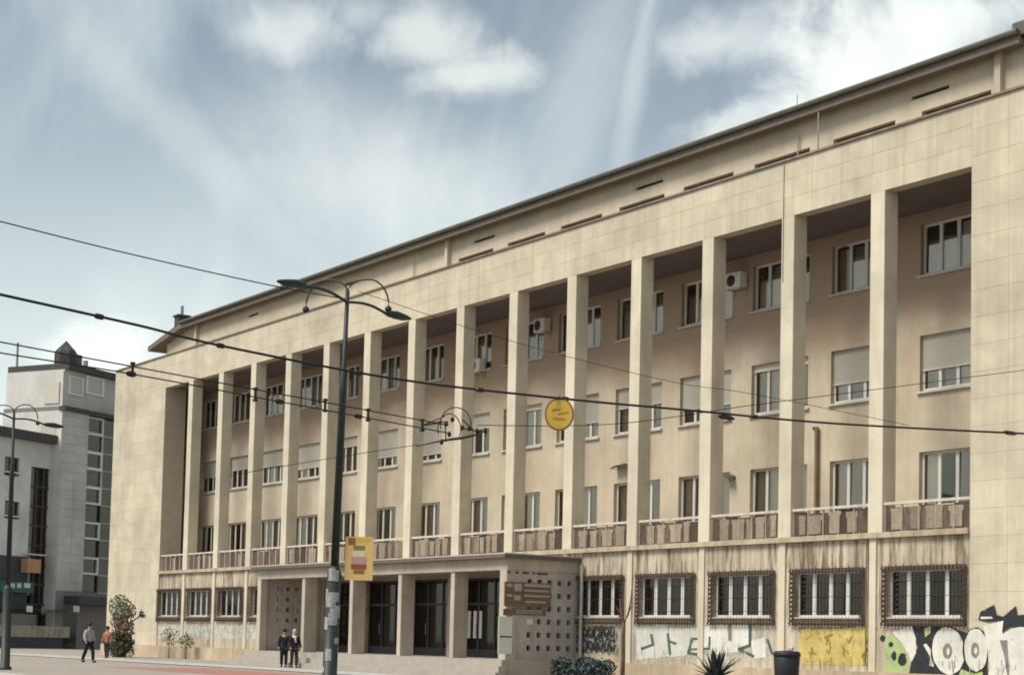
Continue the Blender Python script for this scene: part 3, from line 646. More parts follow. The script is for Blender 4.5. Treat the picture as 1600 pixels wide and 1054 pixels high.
G.poly('g_mist', [(50, 645), (470, 625), (480, 870), (60, 890)]); G.poly('g_dusk', [(90, 640), (430, 640), (450, 850), (110, 880)])
for i in range(7):
    cx = 130 + i * 48
    for cy in (690, 800):
        t0 = random.uniform(0, 6); a, b = random.uniform(14, 26), random.uniform(32, 52)
        G.stroke('g_black', [(cx + a * math.cos(t0 + q * .7) + random.uniform(-4, 4), cy + b * math.sin(t0 + q * .7)) for q in range(9)], 15)
G.done('scribbled black tags')
G = Graf(1080, 960, 6.154)
G.poly('g_dusk', [(1030, 118), (1780, 100), (1790, 150), (1040, 175)])
G.poly('g_yellow', [(1045, 150), (1100, 128), (1400, 135), (1600, 120), (1765, 120), (1775, 480), (1600, 488), (1300, 478), (1060, 470), (1030, 300)])
for _ in range(3):
    for i in range(4):
        cx, cy = 1150 + i * 170 + random.uniform(-30, 30), random.uniform(200, 420)
        G.stroke('g_ochre', [(cx, cy), (cx + random.uniform(-30, 40), cy + random.uniform(-60, 60)), (cx + random.uniform(10, 60), cy + random.uniform(-60, 60))], 14)
G.runs('g_ochre', (1060, 1760), 430, 14, 5); G.runs('g_yellow', (1060, 1760), 480, 10)
G.done('yellow painted block')
G = Graf(1340, 920, 6.154)
G.poly('g_black', [(520, 352), (720, 335), (1000, 400), (1230, 480), (1260, 900), (480, 900), (515, 690), (575, 560)])
G.poly('g_green', [(270, 455), (335, 435), (430, 540), (495, 690), (485, 900), (262, 900), (262, 520)])
G.poly('g_white', [(332, 412), (520, 350), (560, 470), (562, 610), (520, 695), (430, 520)])
for c in ((240, 470, 26, 30), (320, 530, 24, 24), (350, 640, 24, 44), (430, 670, 42, 60)): G.ell('g_black', *c, 14, .2)
G.poly('g_green', [(640, 380), (700, 350), (700, 420), (650, 460)])
G.poly('g_green', [(990, 760), (1080, 800), (1200, 790), (1210, 900), (960, 900)])
G.poly('g_white', [(630, 530), (660, 520), (728, 610), (730, 745), (690, 730), (700, 650)])
for cx, cy, rx, ry, ti in ((872, 590, 158, 228, .06), (1138, 582, 112, 206, .02)):
    G.ell('g_black', cx, cy, rx + 16, ry + 16, tilt=ti); G.ell('g_white', cx, cy, rx, ry, tilt=ti)
    G.ell('g_grey', cx - 8, cy + 4, 46 if rx > 140 else 40, 76); G.ell('g_white', cx - 2, cy + 6, 16, 34)
G.poly('g_white', [(1208, 350), (1405, 300), (1395, 430), (1480, 378), (1560, 362), (1760, 372), (1800, 500), (1800, 900), (1262, 900), (1255, 600)])
G.poly('g_grey', [(1365, 488), (1440, 488), (1455, 720), (1462, 900), (1450, 900), (1410, 640)])
G.poly('g_black', [(1160, 295), (1180, 215), (1312, 148), (1335, 245), (1400, 262), (1522, 158), (1535, 250), (1700, 225), (1720, 330), (1600, 352), (1460, 365), (1388, 415), (1402, 300), (1250, 312)])
G.poly('g_white', [(1185, 262), (1290, 262), (1300, 282), (1180, 285)])
G.runs('g_black', (520, 1600), 720, 26, 4); G.runs('g_white', (760, 1700), 760, 10)
G.done('large white bubble letters with black and green shading')
G = Graf(230, 770, 5.27)
G.poly('g_cover', [(75, 1075), (920, 1080), (900, 1200), (70, 1195)])
G.done('pale patch painted over the wall below the windows')

# ------------------------------------------------------------------ things fixed to the building
def air_conditioner(x, y, z, label):
    o = MB().use('white_frame').box(-.4, .4, -.32, 0, 0, .58).build('air_conditioner', None, None, loc=(x, y - .06, z))
    tag(o, label, 'air conditioner', 'air conditioners on the rear wall')
    MB().tube([(-.12, -.322, .29), (-.12, -.335, .29)], .22, 18).build('fan_grille', 'interior', o)
    [MB().box(sx_, sx_ + .05, -.3, .06, -.04, 0).box(sx_, sx_ + .05, .03, .06, -.3, -.04).build('bracket', 'galv', o) for sx_ in (-.35, .3)]
for px, py, lab in ((1157, 452, 'white air conditioner on brackets left of a top floor window'), (853, 520, 'white air conditioner between two top floor windows, in the upper shade'), (752, 582, 'air conditioner hung below a top floor window sill')):
    q = at_y(px, py, YB); air_conditioner(q.x, YB, q.z, lab)
for px, py, lab in ((1137, 745, 'small curved awning over a first floor window'), (975, 728, 'small round bracket lamp on the rear wall above the balcony')):
    q = at_y(px, py, YB); mb = MB()
    pts = [(-.45 + .9 * i / 8, 0.0, .12 * math.sin(math.pi * i / 8)) for i in range(9)]
    for i in range(8): a, b = pts[i], pts[i + 1]; mb.add([a, b, (b[0], -.4, b[2] - .12), (a[0], -.4, a[2] - .12)], [(0, 1, 2, 3)])
    o = mb.build('window_awning', 'dark_cornice', None, loc=(q.x, YB, q.z)); tag(o, lab if 'awning' in lab else 'small dark hood on the rear wall above the balcony', 'awning')
    [MB().tube([(sx_, 0, -.1), (sx_, -.38, -.1)], .012, 4).build('bracket', 'galv', o) for sx_ in (-.4, .4)]
# boards on the entrance screen (they face +x)
XS = 40.716
def yz(px, py):
    d = ray(px, py); t = (XS - CAM.x) / d.x; return CAM + d * t
def board(p0, p1, t, name, m): # pixel corners on the screen plane
    a, b = yz(*p0), yz(*p1)
    o = MB().box(0, t, 0, b.y - a.y, b.z - a.z, 0).build(name, m, None, loc=(XS, a.y, a.z)); return o, b.y - a.y, b.z - a.z
o, w, h = board((788, 908), (859, 949), .05, 'name_board', 'brown_board'); tag(o, 'brown institution name board on the pierced entrance screen', 'sign')
for i, (a, b, za, zb) in enumerate(((.42, .98, .04, .16), (.42, .95, .28, .36), (.42, .98, .5, .58), (.45, .9, .74, .82), (.04, .16, .08, .2), (.2, .36, .06, .36), (.2, .34, .54, .74), (.04, .16, .5, .6))):
    MB().box(.05, .056, w * a, w * b, h * zb, h * za).build('lettering', 'board_text', o)
o, w, h = board((786, 950), (800, 961), .05, 'name_board', 'brown_board'); tag(o, 'small brown plate below the institution name board', 'sign')
o, w, h = board((800, 949), (852, 961), .04, 'name_board', 'canopy_edge'); tag(o, 'grey brown plate under the wide name board', 'sign')
for i in range(2): MB().box(.04, .046, w * .1, w * .9, h * (.25 + .35 * i), h * (.4 + .35 * i)).build('lettering', 'board_text', o)
o, w, h = board((779, 962), (799, 1021), .03, 'poster', 'paper'); tag(o, 'tall pale poster on the corner of the entrance screen', 'poster')
MB().box(.03, .035, w * .1, w * .95, h * .56, h * .52).build('print', 'dark_ink', o)
for p0, p1, lb in (((836, 951), (844, 961), 'small pale notice overlapping the grey brown plate'), ((823, 966), (832, 975), 'small pale notice on bare stone below the plates')):
    o, w, h = board(p0, p1, .02, 'notice', 'paper'); tag(o, lb, 'notice', 'notices on the entrance screen')
o, w, h = board((792, 890), (858, 899), .006, 'wall_lettering', 'screen_stone'); tag(o, 'row of small dark letters above the brown name board', 'lettering')
for a, b in ((.02, .08), (.2, .28), (.36, .52), (.6, .66), (.7, .96)): MB().box(.006, .012, w * a, w * b, h * .8, h * .25).build('letter', 'dark_ink', o)

# ------------------------------------------------------------------ street lamps
def ground_at(px, py, D, z): q = at_d(px, py, D); q.z = z; return q
LAMP_H = 8.75
def make_lamp(loc, label):
    r = empty('street_lamp', loc); tag(r, label, 'street lamp', 'street lamps along the plaza')
    MB().tube([(0, 0, -.02), (0, 0, .1), (0, 0, .12), (0, 0, 2.75), (0, 0, 2.9)], [.22, .22, .16, .15, .09], 14).build('base', 'lamp_metal', r, True)
    MB().tube([(0, 0, 2.85), (0, 0, 6.5), (0, 0, 6.55), (0, 0, 7.0), (0, 0, 7.05), (0, 0, LAMP_H + .1)], [.09, .078, .09, .075, .052, .045], 12).build('pole', 'lamp_metal', r, True)
    d = Vector((-.30, .954, 0)); AL = 1.28
    for s in (1, -1):
        e = d * s
        pts = [Vector((0, 0, LAMP_H - .15)) + e * t * AL + Vector((0, 0, .10 * math.sin(t * math.pi * .9) - s * .11 * t)) for t in [i / 8 for i in range(9)]]
        a = MB().tube(pts, .032, 6).build('arm', 'lamp_metal', r, True)
        c = pts[-1] + e * .38
        mb = MB(); prof = [(-.42, .04, .03), (-.3, .11, .07), (-.05, .16, .09), (.2, .14, .075), (.38, .07, .04), (.45, .02, .015)]
        sd = Vector((-e.y, e.x, 0)); vs = []; fs = []; n = 10
        for t, w, h in prof:
            for k in range(n): w_ = 2 * math.pi * k / n; vs.append(c + e * t + sd * w * math.cos(w_) + Vector((0, 0, h * math.sin(w_) + (.02 if t < 0 else 0))))
        for i in range(len(prof) - 1):
            for k in range(n): fs.append((i * n + k, i * n + (k + 1) % n, (i + 1) * n + (k + 1) % n, (i + 1) * n + k))
        fs += [tuple(range(n))[::-1], tuple(range((len(prof) - 1) * n, len(prof) * n))]
        lamp = mb.add(vs, fs).build('luminaire', 'lamp_metal', a, True)
        d2 = Vector((.82, .57, 0)) * s                # scroll brackets with a small globe, set across the arms
        pts = [Vector((0, 0, LAMP_H)) + d2 * (.5 - .5 * math.cos(t)) + Vector((0, 0, .34 * math.sin(t) ** .7 if t < math.pi / 2 else .34 - .62 * (1 - math.sin(t)))) for t in [math.pi * .93 * i / 12 for i in range(13)]]
        b = MB().tube(pts, .02, 5).build('scroll_bracket', 'lamp_metal', r, True)
        MB().tube([pts[-1], pts[-1] - Vector((0, 0, .1))], .012, 5).ball(pts[-1] - Vector((0, 0, .16)), .075).build('globe', 'lamp_metal', b, True)
    return r
b1 = ground_at(514.5, 1048, 36, GP)
lamp1 = make_lamp(b1, 'dark green double arm street lamp with a yellow banner and stuck-on papers'); lamp1.rotation_euler = (rad(.9), rad(3.6), 0)
for i in range(14):
    a = random.uniform(-2.6, .9); z = random.uniform(.55, 2.6); w = random.uniform(.12, .3); h = random.uniform(.1, .32); R_ = .162
    n = 4; vs = []
    for k in range(n + 1): t = a + w / R_ * k / n; vs += [(R_ * math.cos(t), R_ * math.sin(t), z), (R_ * math.cos(t), R_ * math.sin(t), z + h)]
    MB().add(vs, [(2 * k, 2 * k + 2, 2 * k + 3, 2 * k + 1) for k in range(n)]).build('sticker', 'sticker', lamp1)
b2 = ground_at(9, 1015, 57, GP)
lamp2 = make_lamp(b2, 'dark double arm street lamp in front of the pale corner building'); lamp2.rotation_euler = (rad(.9), rad(1.5), 0)
# banner on the first lamp: faces the camera side of the street
bc = at_d(561, 872, 36); fr = Vector((.62, .785, 0)); nn = Vector((fr.y, -fr.x, 0))
bo = empty('banner_sign', bc); tag(bo, 'yellow rectangular banner with a dark square and printed emblem on the lamp post', 'sign')
wv = 1.0 / (fr.dot(CR)); px2m = 36 / FPX
def bq(x0, x1, y0, y1, t0, t1, name, m, par=bo):       # rectangle in photo pixels relative to the banner centre
    mb = MB(); a = fr * (x0 * px2m * wv) + Vector((0, 0, -y1 * px2m)) + nn * t0
    mb.obox(a, fr * ((x1 - x0) * px2m * wv), nn * (t1 - t0), (0, 0, (y1 - y0) * px2m)); return mb.build(name, m, par)
bd = bq(-22, 22, -34, 34, -.02, .02, 'board', 'banner')
bq(-17, -6, -32, -21, .02, .024, 'printed_square', 'banner_brown', bd)
bq(-4, 18, -32, -26, .02, .023, 'printed_band', 'sign_yellow', bd)
bq(-9, 9, -20, -13, .02, .024, 'printed_cap', 'banner_olive', bd)
bq(-10, 10, -12, -3, .02, .024, 'printed_label', 'banner_pale', bd)
bq(-12, 12, -2, 8, .02, .024, 'printed_label', 'banner_pink', bd)
bq(-12, 12, 9, 17, .02, .024, 'printed_base', 'banner_red', bd)
bq(-8, 9, 18, 24, .02, .024, 'printed_base', 'banner_brown', bd)
for zz in (.38, -.38): MB().tube([Vector((0, 0, zz)) - fr * .36, Vector((b1.x - bc.x, b1.y - bc.y, zz))], .02, 6).build('bracket', 'lamp_metal', bo)

# ------------------------------------------------------------------ overhead wires
def wire(name, label, pts, r, beads=(), sag=0.0, group='overhead wires'):
    p = [at_d(*q) for q in pts]; base = p[0].copy()
    sm_ = []
    for i in range(len(p) - 1):                        # Catmull-Rom so the wire bends smoothly
        a, b, c, d = p[max(i - 1, 0)], p[i], p[i + 1], p[min(i + 2, len(p) - 1)]
        for k in range(8):
            t = k / 8; sm_.append(0.5 * ((2 * b) + (c - a) * t + (2 * a - 5 * b + 4 * c - d) * t * t + (3 * b - 3 * c + d - a) * t ** 3))
    sm_.append(p[-1])
    o = MB().tube([q - base for q in sm_], r, 5).build(name, 'wire', None, True, loc=base); tag(o, label, 'wire', group)
    for t in beads:
        k = t * (len(sm_) - 1); i = min(int(k), len(sm_) - 2); q = sm_[i].lerp(sm_[i + 1], k - i) - base; dr = (sm_[i + 1] - sm_[i]).normalized()
        MB().tube([q - dr * .1, q - dr * .06, q + dr * .06, q + dr * .1], [.02, .05, .05, .02], 8).build('insulator', 'insulator', o)
    return o
wire('span_wire', 'thin wire rising from the left to the street lamp head', [(-60, 332, 31.5), (0, 346, 32), (200, 396, 34), (415, 444, 36), (545, 468, 36.2)], .014)
wB = wire('span_wire', 'thick dark wire with insulators above the round yellow sign', [(-60, 446, 26.3), (0, 460, 27), (215, 508, 29), (350, 541, 31), (620, 592, 33), (874, 622, 34.2), (1080, 641, 36), (1300, 661, 38.5), (1600, 677, 41), (1760, 682, 42.2)], .026, (.19, .33, .42, .5, .56, .72, .93))
wC = [wire('trolley_wire', lab, [(-60, y0 - 12, 26.4), (0, y0, 27), (205, 572 + dy, 29), (420, 612 + dy, 31), (560, 638 + dy, 33), (700, 664 + dy, 34.4)], .013, bd_) for lab, y0, dy, bd_ in
      (('upper trolley wire of the pair joined by dark spacers', 534, 0, ()), ('lower trolley wire of the pair joined by dark spacers', 551, 12, (.4, .62, .8)))]
for px, py, D, lb in ((207, 577, 29, 'blank corner wall'), (399, 616, 30.8, 'shaded loggia'), (508, 633, 32.3, 'lamp post'), (575, 648, 33.2, 'pier just past the lamp post'), (660, 664, 34, 'windows next to the hooped crossing')):
    q = at_d(px, py, D); o = MB().box(-.02, .02, -.02, .02, -.13, .13).box(-.035, .035, -.035, .035, -.13, -.08).box(-.035, .035, -.035, .035, .08, .13).build('wire_spacer', 'insulator', None, loc=q)
    tag(o, 'dark spacer between the trolley wires, in front of the ' + lb, 'spacer', 'spacers between the trolley wires')
wire('span_wire', 'thin wire from the crossing gear up to the right past the windows', [(745, 664, 34.6), (960, 662, 35.5), (1180, 632, 37), (1400, 604, 39), (1600, 578, 41), (1700, 566, 42)], .009)
wire('span_wire', 'faint thin wire running down behind the piers to the thick wire', [(560, 455, 36.5), (800, 533, 37), (1040, 594, 37.4), (1180, 616, 37.8), (1420, 664, 39.6)], .007)
wire('span_wire', 'thin wire under the crossing gear sloping towards the lamp post', [(360, 742, 33), (520, 715, 34), (655, 694, 34.4)], .007)
# crossing gear
gc = at_d(712, 668, 34.5); go = empty('wire_crossing', gc); tag(go, 'overhead wire crossing with hoop, insulators and dark bars', 'wire crossing')
rel = lambda x, y, dd=0.0: at_d(x, y, 34.5 + dd) - gc
MB().tube([rel(650, 697), rel(690, 688), rel(720, 684), rel(752, 677)], [.012, .025, .035, .03], 6).build('bar', 'insulator', go)
for n_, c in enumerate(((712, 662, 24, 26), (702, 670, 18, 24))):
    MB().tube([rel(c[0] + c[2] * math.cos(t), c[1] - c[3] * math.sin(t), .05 * n_) for t in [math.pi * (-.15 + 1.25 * i / 14) for i in range(15)]], .012, 5).build('hoop', 'wire', go)
for x, y in ((707, 655), (722, 668), (733, 669), (745, 673), (758, 672), (697, 662), (702, 678), (690, 690)): MB().ball(rel(x, y), .045, .045, .06, 8, 6).build('insulator', 'insulator', go)
for a, b in (((660, 664), (700, 658)), ((662, 663), (695, 650)), ((720, 668), (762, 676)), ((722, 655), (740, 672)), ((695, 660), (697, 690)), ((757, 670), (759, 682))): MB().tube([rel(*a), rel(*b)], .014, 5).build('strut', 'wire', go)
# line insulators on the right end of the thick wire
for px, py, D, lb in ((1135, 652, 36.6, 'dark elongated insulator on the thick wire before a window pier'), (1578, 676, 40.8, 'dark elongated insulator on the thick wire before the blank end wall')):
    q = at_d(px, py, D); o = MB().tube([(-.02, -.22, .012), (0, -.12, 0), (0, .12, 0), (.02, .22, -.012)], [.02, .055, .055, .02], 8).build('line_insulator', 'insulator', None, loc=q); tag(o, lb, 'insulator', 'insulators on the thick wire')
# round sign hung from the thick wire
sc_ = at_d(874, 647, 34.2); k = 34.2 / FPX
so_ = empty('round_sign', sc_); tag(so_, 'round yellow sign with brown rim hanging from the thick wire', 'sign')
fz = Vector((.62, .785, 0)); nz = Vector((fz.y, -fz.x, 0)); wz = 1 / fz.dot(CR)
def disc(rx, ry, t0, t1, name, m, n=32):
    mb = MB(); a = [fz * (rx * math.cos(t)) + Vector((0, 0, ry * math.sin(t))) + nz * t0 for t in [2 * math.pi * i / n for i in range(n)]]
    return mb.prism(a, nz * (t1 - t0)).build(name, m, so_)
disc(23 * k * wz, 26 * k, -.02, .014, 'rim', 'sign_rim'); fc = disc(20 * k * wz, 23 * k, .014, .02, 'face', 'sign_yellow')
for x0, y0, x1, y1 in ((-12, -6, 2, -8), (-2, 0, 14, -3), (-9, 7, 9, 8)):
    a = fz * (x0 * k * wz) + Vector((0, 0, -y0 * k)) + nz * .02; b = fz * (x1 * k * wz) + Vector((0, 0, -y1 * k)) + nz * .02
    MB().obox(a - Vector((0, 0, .02)), b - a, nz * .004, (0, 0, .04)).build('marking', 'sign_mark', fc)
MB().tube([Vector((0, 0, 24 * k)), Vector((0, 0, 29 * k))], .015, 5).build('hanger', 'wire', so_)

# ------------------------------------------------------------------ buildings beyond the left end
LD = Vector((-.4726, .8813, 0)); LN = Vector((LD.y, -LD.x, 0))      # their facades run along LD and face LN
def pln(px, py, P0):
    d = ray(px, py); t = (P0 - CAM).dot(LN) / d.dot(LN); q = CAM + d * t; r_ = q - P0; return r_.dot(LD), q.z
LANG = math.atan2(LD.y, LD.x)
def lbuild(name, label, P0):
    o = empty(name, (P0.x, P0.y, 0), LANG); tag(o, label, 'building'); return o
# local frame: x along the facade, -y faces the viewer
P1 = at_d(140, 900, 138); P1.z = 0
gb = lbuild('grey_office_building', 'grey stone building with a column of framed windows and dark roof ball', P1)
def lr(P0, x0, y0, x1, y1): a = pln(x0, y0, P0); b = pln(x1, y1, P0); return a[0], b[0], b[1], a[1]    # px rect -> x0,x1,z0,z1
xa = pln(92, 800, P1)[0]; xb = pln(186, 800, P1)[0] + 6; zt = pln(140, 642, P1)[1]; ztt = pln(140, 584, P1)[1]
xw0, xw1 = pln(133, 800, P1)[0], pln(159, 800, P1)[0]; xg1 = pln(180, 800, P1)[0]
zw0 = pln(145, 925, P1)[1]
core = MB().box(xa, xw0, 0, 6.4, 0, zt).box(xw0, xg1, 0.12, 6.4, 0, zw0).box(xw0, xg1, .35, 6.4, zw0, zt).box(xg1, xb, 0, 6.4, 0, zt).build('wall', 'grey_joint', gb)
nr = 20; hh = (zt - zw0) / nr
sl_ = MB().bev(.006, (xw0 - xa) / 2 - .006, -.03, .02, .006, hh - .006, .008).mesh('slab', 'grey_stone')
for j in range(nr):
    for i in range(2): link('slab', sl_, core, (xa + i * (xw0 - xa) / 2, 0, zw0 + j * hh))
MB().box(xa - .06, xa, .02, 6.4, .1, zt - .36).box(xa + .2, xa + .3, .3, 6.4, zt, ztt - .1).build('side_wall', 'white_wall', gb)
for z_ in (ztt - 2.2, ztt - 5.6): MB().box(xa - .09 + (.2 if z_ > zt - 1 else 0), xa - .06 + (.2 if z_ > zt - 1 else 0), .6, 2.2, z_ - .6, z_ + 1.2).build('window', 'blind', gb)
up = MB().box(xa + .3, xb, 0.25, 6.4, zt, ztt).build('upper_storey', 'grey_stone', gb)
MB().box(xa - .15, xb, -.35, 0.3, zt - .35, zt).build('cornice', 'dark_cornice', gb); MB().box(xa + .3, xb, -.2, 6.4, ztt, ztt + .5).build('roof', 'dark_cornice', gb)
for i in range(10):                                # alternating framed and plain lights
    z0 = zw0 + (zt - .4 - zw0) * i / 10; z1 = zw0 + (zt - .4 - zw0) * (i + 1) / 10; fr_ = i % 2 == 1
    t = .17 if fr_ else .06
    w = MB().box(xw0, xw1, .12, .3, z0, z0 + t).box(xw0, xw1, .12, .3, z1 - t, z1).box(xw0, xw0 + t, .12, .3, z0 + t, z1 - t).box(xw1 - t, xw1, .12, .3, z0 + t, z1 - t).build('window', 'white_frame' if fr_ or i > 5 else 'brown_frame', gb)
    MB().box(xw0 + .02, xw1 - .02, .28, .3, z0 + .02, z1 - .02).build('pane', 'dark_glass', w)
    MB().box(xw1 + .05, xg1, .2, .22, z0 + .03, z1 - .03).build('pane', 'dark_glass', gb)
    MB().box(xw1 + .02, xg1, .1, .24, z0 - .04, z0 + .04).build('transom', 'grey_stone', gb)
for a, b in ((110, 132), (137, 164)):
    x0, x1, z0, z1 = lr(P1, a, 586, b, 620)
    w = MB().box(x0, x1, .1, .25, z0, z0 + .15).box(x0, x1, .1, .25, z1 - .12, z1).box(x0, x0 + .22, .1, .25, z0 + .15, z1 - .12).box(x1 - .22, x1, .1, .25, z0 + .15, z1 - .12).build('window', 'white_frame', gb)
    MB().box(x0 + .2, x1 - .2, .2, .24, z0 + .1, z1 - .1).build('pane', 'blind', w)
x0, x1, z0, z1 = lr(P1, 100, 930, 168, 946); MB().box(x0, x1, -1.6, .1, z0, z1).build('awning', 'dark_shop', gb)
x0, x1, z0, z1 = lr(P1, 100, 950, 118, 1000); MB().box(x0, x1, -.05, .1, .1, z1).build('shop_window', 'dark_glass', gb)
x0, x1, z0, z1 = lr(P1, 103, 536, 138, 570); cx, rr = (x0 + x1) / 2, .9
tk = MB().tube([(cx, 1.2, ztt + .4), (cx, 1.2, z0 + rr * .7), (cx, 1.2, z0 + rr * 1.15), (cx - .05, 1.2, z0 + rr * 1.5), (cx - .08, 1.2, z0 + rr * 1.8)], [rr, rr, rr * .85, rr * .5, rr * .15], 10).build('roof_ball', 'dark_cornice', gb)
MB().box(cx - .1, cx + 1.3, .6, 2.0, ztt + .5, z0 + rr * .9).build('roof_cabin', 'roof', gb)
MB().box(cx + 2.2, cx + 2.5, 1.0, 1.3, ztt + .5, ztt + 1.3).build('roof_vent', 'galv', gb)
for i in range(8): a = i * math.pi / 4 + .2; MB().tube([(cx + rr * math.cos(a), 1.2 + rr * math.sin(a), ztt + .5), (cx + rr * math.cos(a), 1.2 + rr * math.sin(a), z0 + rr * .95), (cx, 1.2, z0 + rr * 2.02)], .05, 4).build('rib', 'roof', tk)
xa_ = xa
# pale corner building with tall dark glazing
P2 = at_d(60, 900, 134); P2.z = 0
pb = lbuild('pale_corner_building', 'pale building with square windows and a tall dark glazed bay', P2)
xa = pln(-60, 800, P2)[0]; xb = pln(92, 800, P2)[0]; zr = pln(45, 688, P2)[1]
g0, g1, gz0, gz1 = lr(P2, 49, 728, 82, 945)
wins = []
for y0, y1 in ((712, 738), (781, 806)):
    for xx in (8, -40): wins.append(lr(P2, xx, y0, xx + 22, y1))
holes = [(min(a[2] for a in wins[i:i + 2]), max(a[3] for a in wins[i:i + 2]), [(a[0], a[1]) for a in wins[i:i + 2]]) for i in (0, 2)]
zs = pln(20, 868, P2)[1]
mb = MB(); wall_with_holes(mb, xa, g0, zs, zr, 0, .4, holes); mb.box(g0, g1, 0, .4, gz1, zr).box(g1, xb, 0, .4, .1, zr)
mb.build('wall', 'pale_wall', pb); MB().box(xa, xb, .4, 10, .1, zr - .1).build('core', 'interior', pb)
MB().box(g1 - .1, xb + .05, -.25, 0, .1, zr - .3).build('column', 'white_wall', pb)
MB().box(xa, xb + .1, -.6, 10, zr, zr + .7).build('roof_edge', 'dark_cornice', pb)
for x0, x1, z0, z1 in wins:
    w = MB().box(x0, x1, .2, .28, z0, z0 + .1).box(x0, x1, .2, .28, z1 - .1, z1).box(x0, x0 + .1, .2, .28, z0 + .1, z1 - .1).box(x1 - .1, x1, .2, .28, z0 + .1, z1 - .1).box((x0 + x1) / 2 - .05, (x0 + x1) / 2 + .05, .2, .28, z0 + .1, z1 - .1).build('window', 'brown_frame', pb)
    MB().box(x0 + .05, x1 - .05, .25, .27, z0 + .05, z1 - .05).build('pane', 'dark_glass', w); MB().box(x0 - .15, x1 + .15, -.15, .2, z0 - .12, z0).build('sill', 'white_wall', w)
n = 4
for i in range(n):
    x0 = g0 + (g1 - g0) * i / n; x1 = g0 + (g1 - g0) * (i + 1) / n
    MB().box(x0, x0 + .1, .1, .3, gz0, gz1).build('mullion', 'brown_frame', pb)
    for j in range(7): z0 = gz0 + (gz1 - gz0) * j / 7; MB().box(x0 + .1, x1, .22, .25, z0 + .1, z0 + (gz1 - gz0) / 7).build('pane', 'dark_glass', pb)
for j in range(8): z0 = gz0 + (gz1 - gz0) * j / 7; MB().box(g0, g1, .12, .28, z0 - .05, z0 + .1).build('transom', 'door_metal', pb)
# shop front at its foot
x0, x1, z0, z1 = lr(P2, -60, 868, 48, 900); MB().box(xa, g0, -.1, .4, z0 - 3, zs).build('shop_wall', 'dark_shop', pb)
x0, x1, z0, z1 = lr(P2, -60, 903, 42, 926); s_ = MB().box(x0, x1, -.7, -.1, z0, z1).build('shop_sign', 'green_sign', pb)
for a, b in ((2, 12), (16, 22), (27, 36)): q = lr(P2, a, 910, b, 918); MB().box(q[0], q[1], -.74, -.7, q[2], q[3]).build('lettering', 'white_wall', s_)
q = lr(P2, 30, 872, 50, 895); MB().box(q[0], q[1], -.9, -.2, q[2], q[3]).build('hanging_sign', 'orange_thing', pb); q = lr(P2, 34, 864, 60, 868); MB().box(q[0], q[1], -.8, -.2, q[2], q[3]).build('sign_top', 'white_wall', pb)
x0, x1, z0, z1 = lr(P2, -60, 947, 90, 953); aw_ = MB().box(x0, x1, -2.2, -.1, z0, z1).build('shop_awning', 'galv', pb)
for a in (12, 86): q = lr(P2, a - 4, 945, a + 4, 955); MB().box(q[0], q[1], -2.3, -2.2, q[2], q[3]).build('awning_end', 'white_wall', aw_)
x0, x1, z0, z1 = lr(P2, -60, 955, 92, 1004); MB().box(x0, x1, -.1, 0, .1, z1).build('shop_window', 'dark_glass', pb); MB().box(x0, x1, -1.0, -.1, .1, 1.0).build('shop_base', 'dark_shop', pb)
MB().box(x0, x1, -1.1, -.1, 1.0, 1.9).build('window_display', 'ledge', pb)
q = lr(P1, 84, 520, 88, 560); MB().tube([(xa_ + 1, 6.1, q[2] - 1), (xa_ + 1, 6.1, q[3])], .1, 6).build('antenna', 'galv', gb)

# ------------------------------------------------------------------ plants, bin
def leaves(mb, c, r, n, size, squash=1.0):
    c = Vector(c)
    for _ in range(n):
        d = Vector((random.gauss(0, 1), random.gauss(0, 1), random.gauss(0, 1))).normalized() * r * random.random() ** .45
        d.z *= squash; q = c + d
        a = Vector((random.gauss(0, 1), random.gauss(0, 1), random.gauss(0, 1))).normalized(); b = a.orthogonal().normalized(); s = size * random.uniform(.6, 1.4)
        mb.add([q - a * s, q + b * s * .45, q + a * s, q - b * s * .45], [(0, 1, 2, 3)])
t = empty('corner_shrub', (2.5, -3.0, GP)); t.scale = (.9, .9, .92); tag(t, 'straggly shrub with pale green top and rusty lower leaves by the corner wall', 'shrub')
tr = MB()
for i in range(7):
    a = i * .9; tr.tube([(0.12 * math.cos(a), .12 * math.sin(a), 0), (.3 * math.cos(a), .3 * math.sin(a), 1.2), (.6 * math.cos(a + .3), .6 * math.sin(a + .3), 2.6)], [.07, .05, .02], 6)
tr.tube([(0, 0, .9), (1.1, .3, 2.25), (2.0, .5, 2.6)], [.06, .05, .02], 6)
tr.build('trunk', 'bark', t)
mb = MB().use('leaf_pale'); [leaves(mb, c, r, n, .11) for c, r, n in (((-.3, 0, 3.1), .75, 420), ((.5, .1, 2.8), .6, 260), ((-.8, .1, 2.4), .5, 180))]
mb.use('leaf_red'); [leaves(mb, c, r, n, .1) for c, r, n in (((.1, 0, 2.0), .75, 300), ((.7, .1, 1.7), .5, 150))]
mb.use('leaf'); [leaves(mb, c, r, n, .12) for c, r, n in (((0, 0, 1.0), .85, 520), ((.4, -.1, .5), .8, 420), ((-.5, 0, .6), .7, 300), ((1.9, .5, 2.6), .25, 40))]
mb.build('crown', None, t)
for (x, y, s, lb) in ((5.0, -1.2, .55, 'low thin shrub next to the straggly shrub at the plinth'), (6.6, -.9, .45, 'smallest thin shrub at the plinth, farther from the straggly shrub')):
    o = empty('small_shrub', (x, y, GP)); tag(o, lb, 'shrub', 'low shrubs by the corner wall')
    MB().tube([(0, 0, 0), (.05, 0, s * 2), (0.1, 0, s * 3)], [.03, .02, .01], 5).build('trunk', 'bark', o); mb = MB(); leaves(mb, (0, 0, s * 2.2), s, 130, .09); mb.build('crown', 'leaf_pale', o)
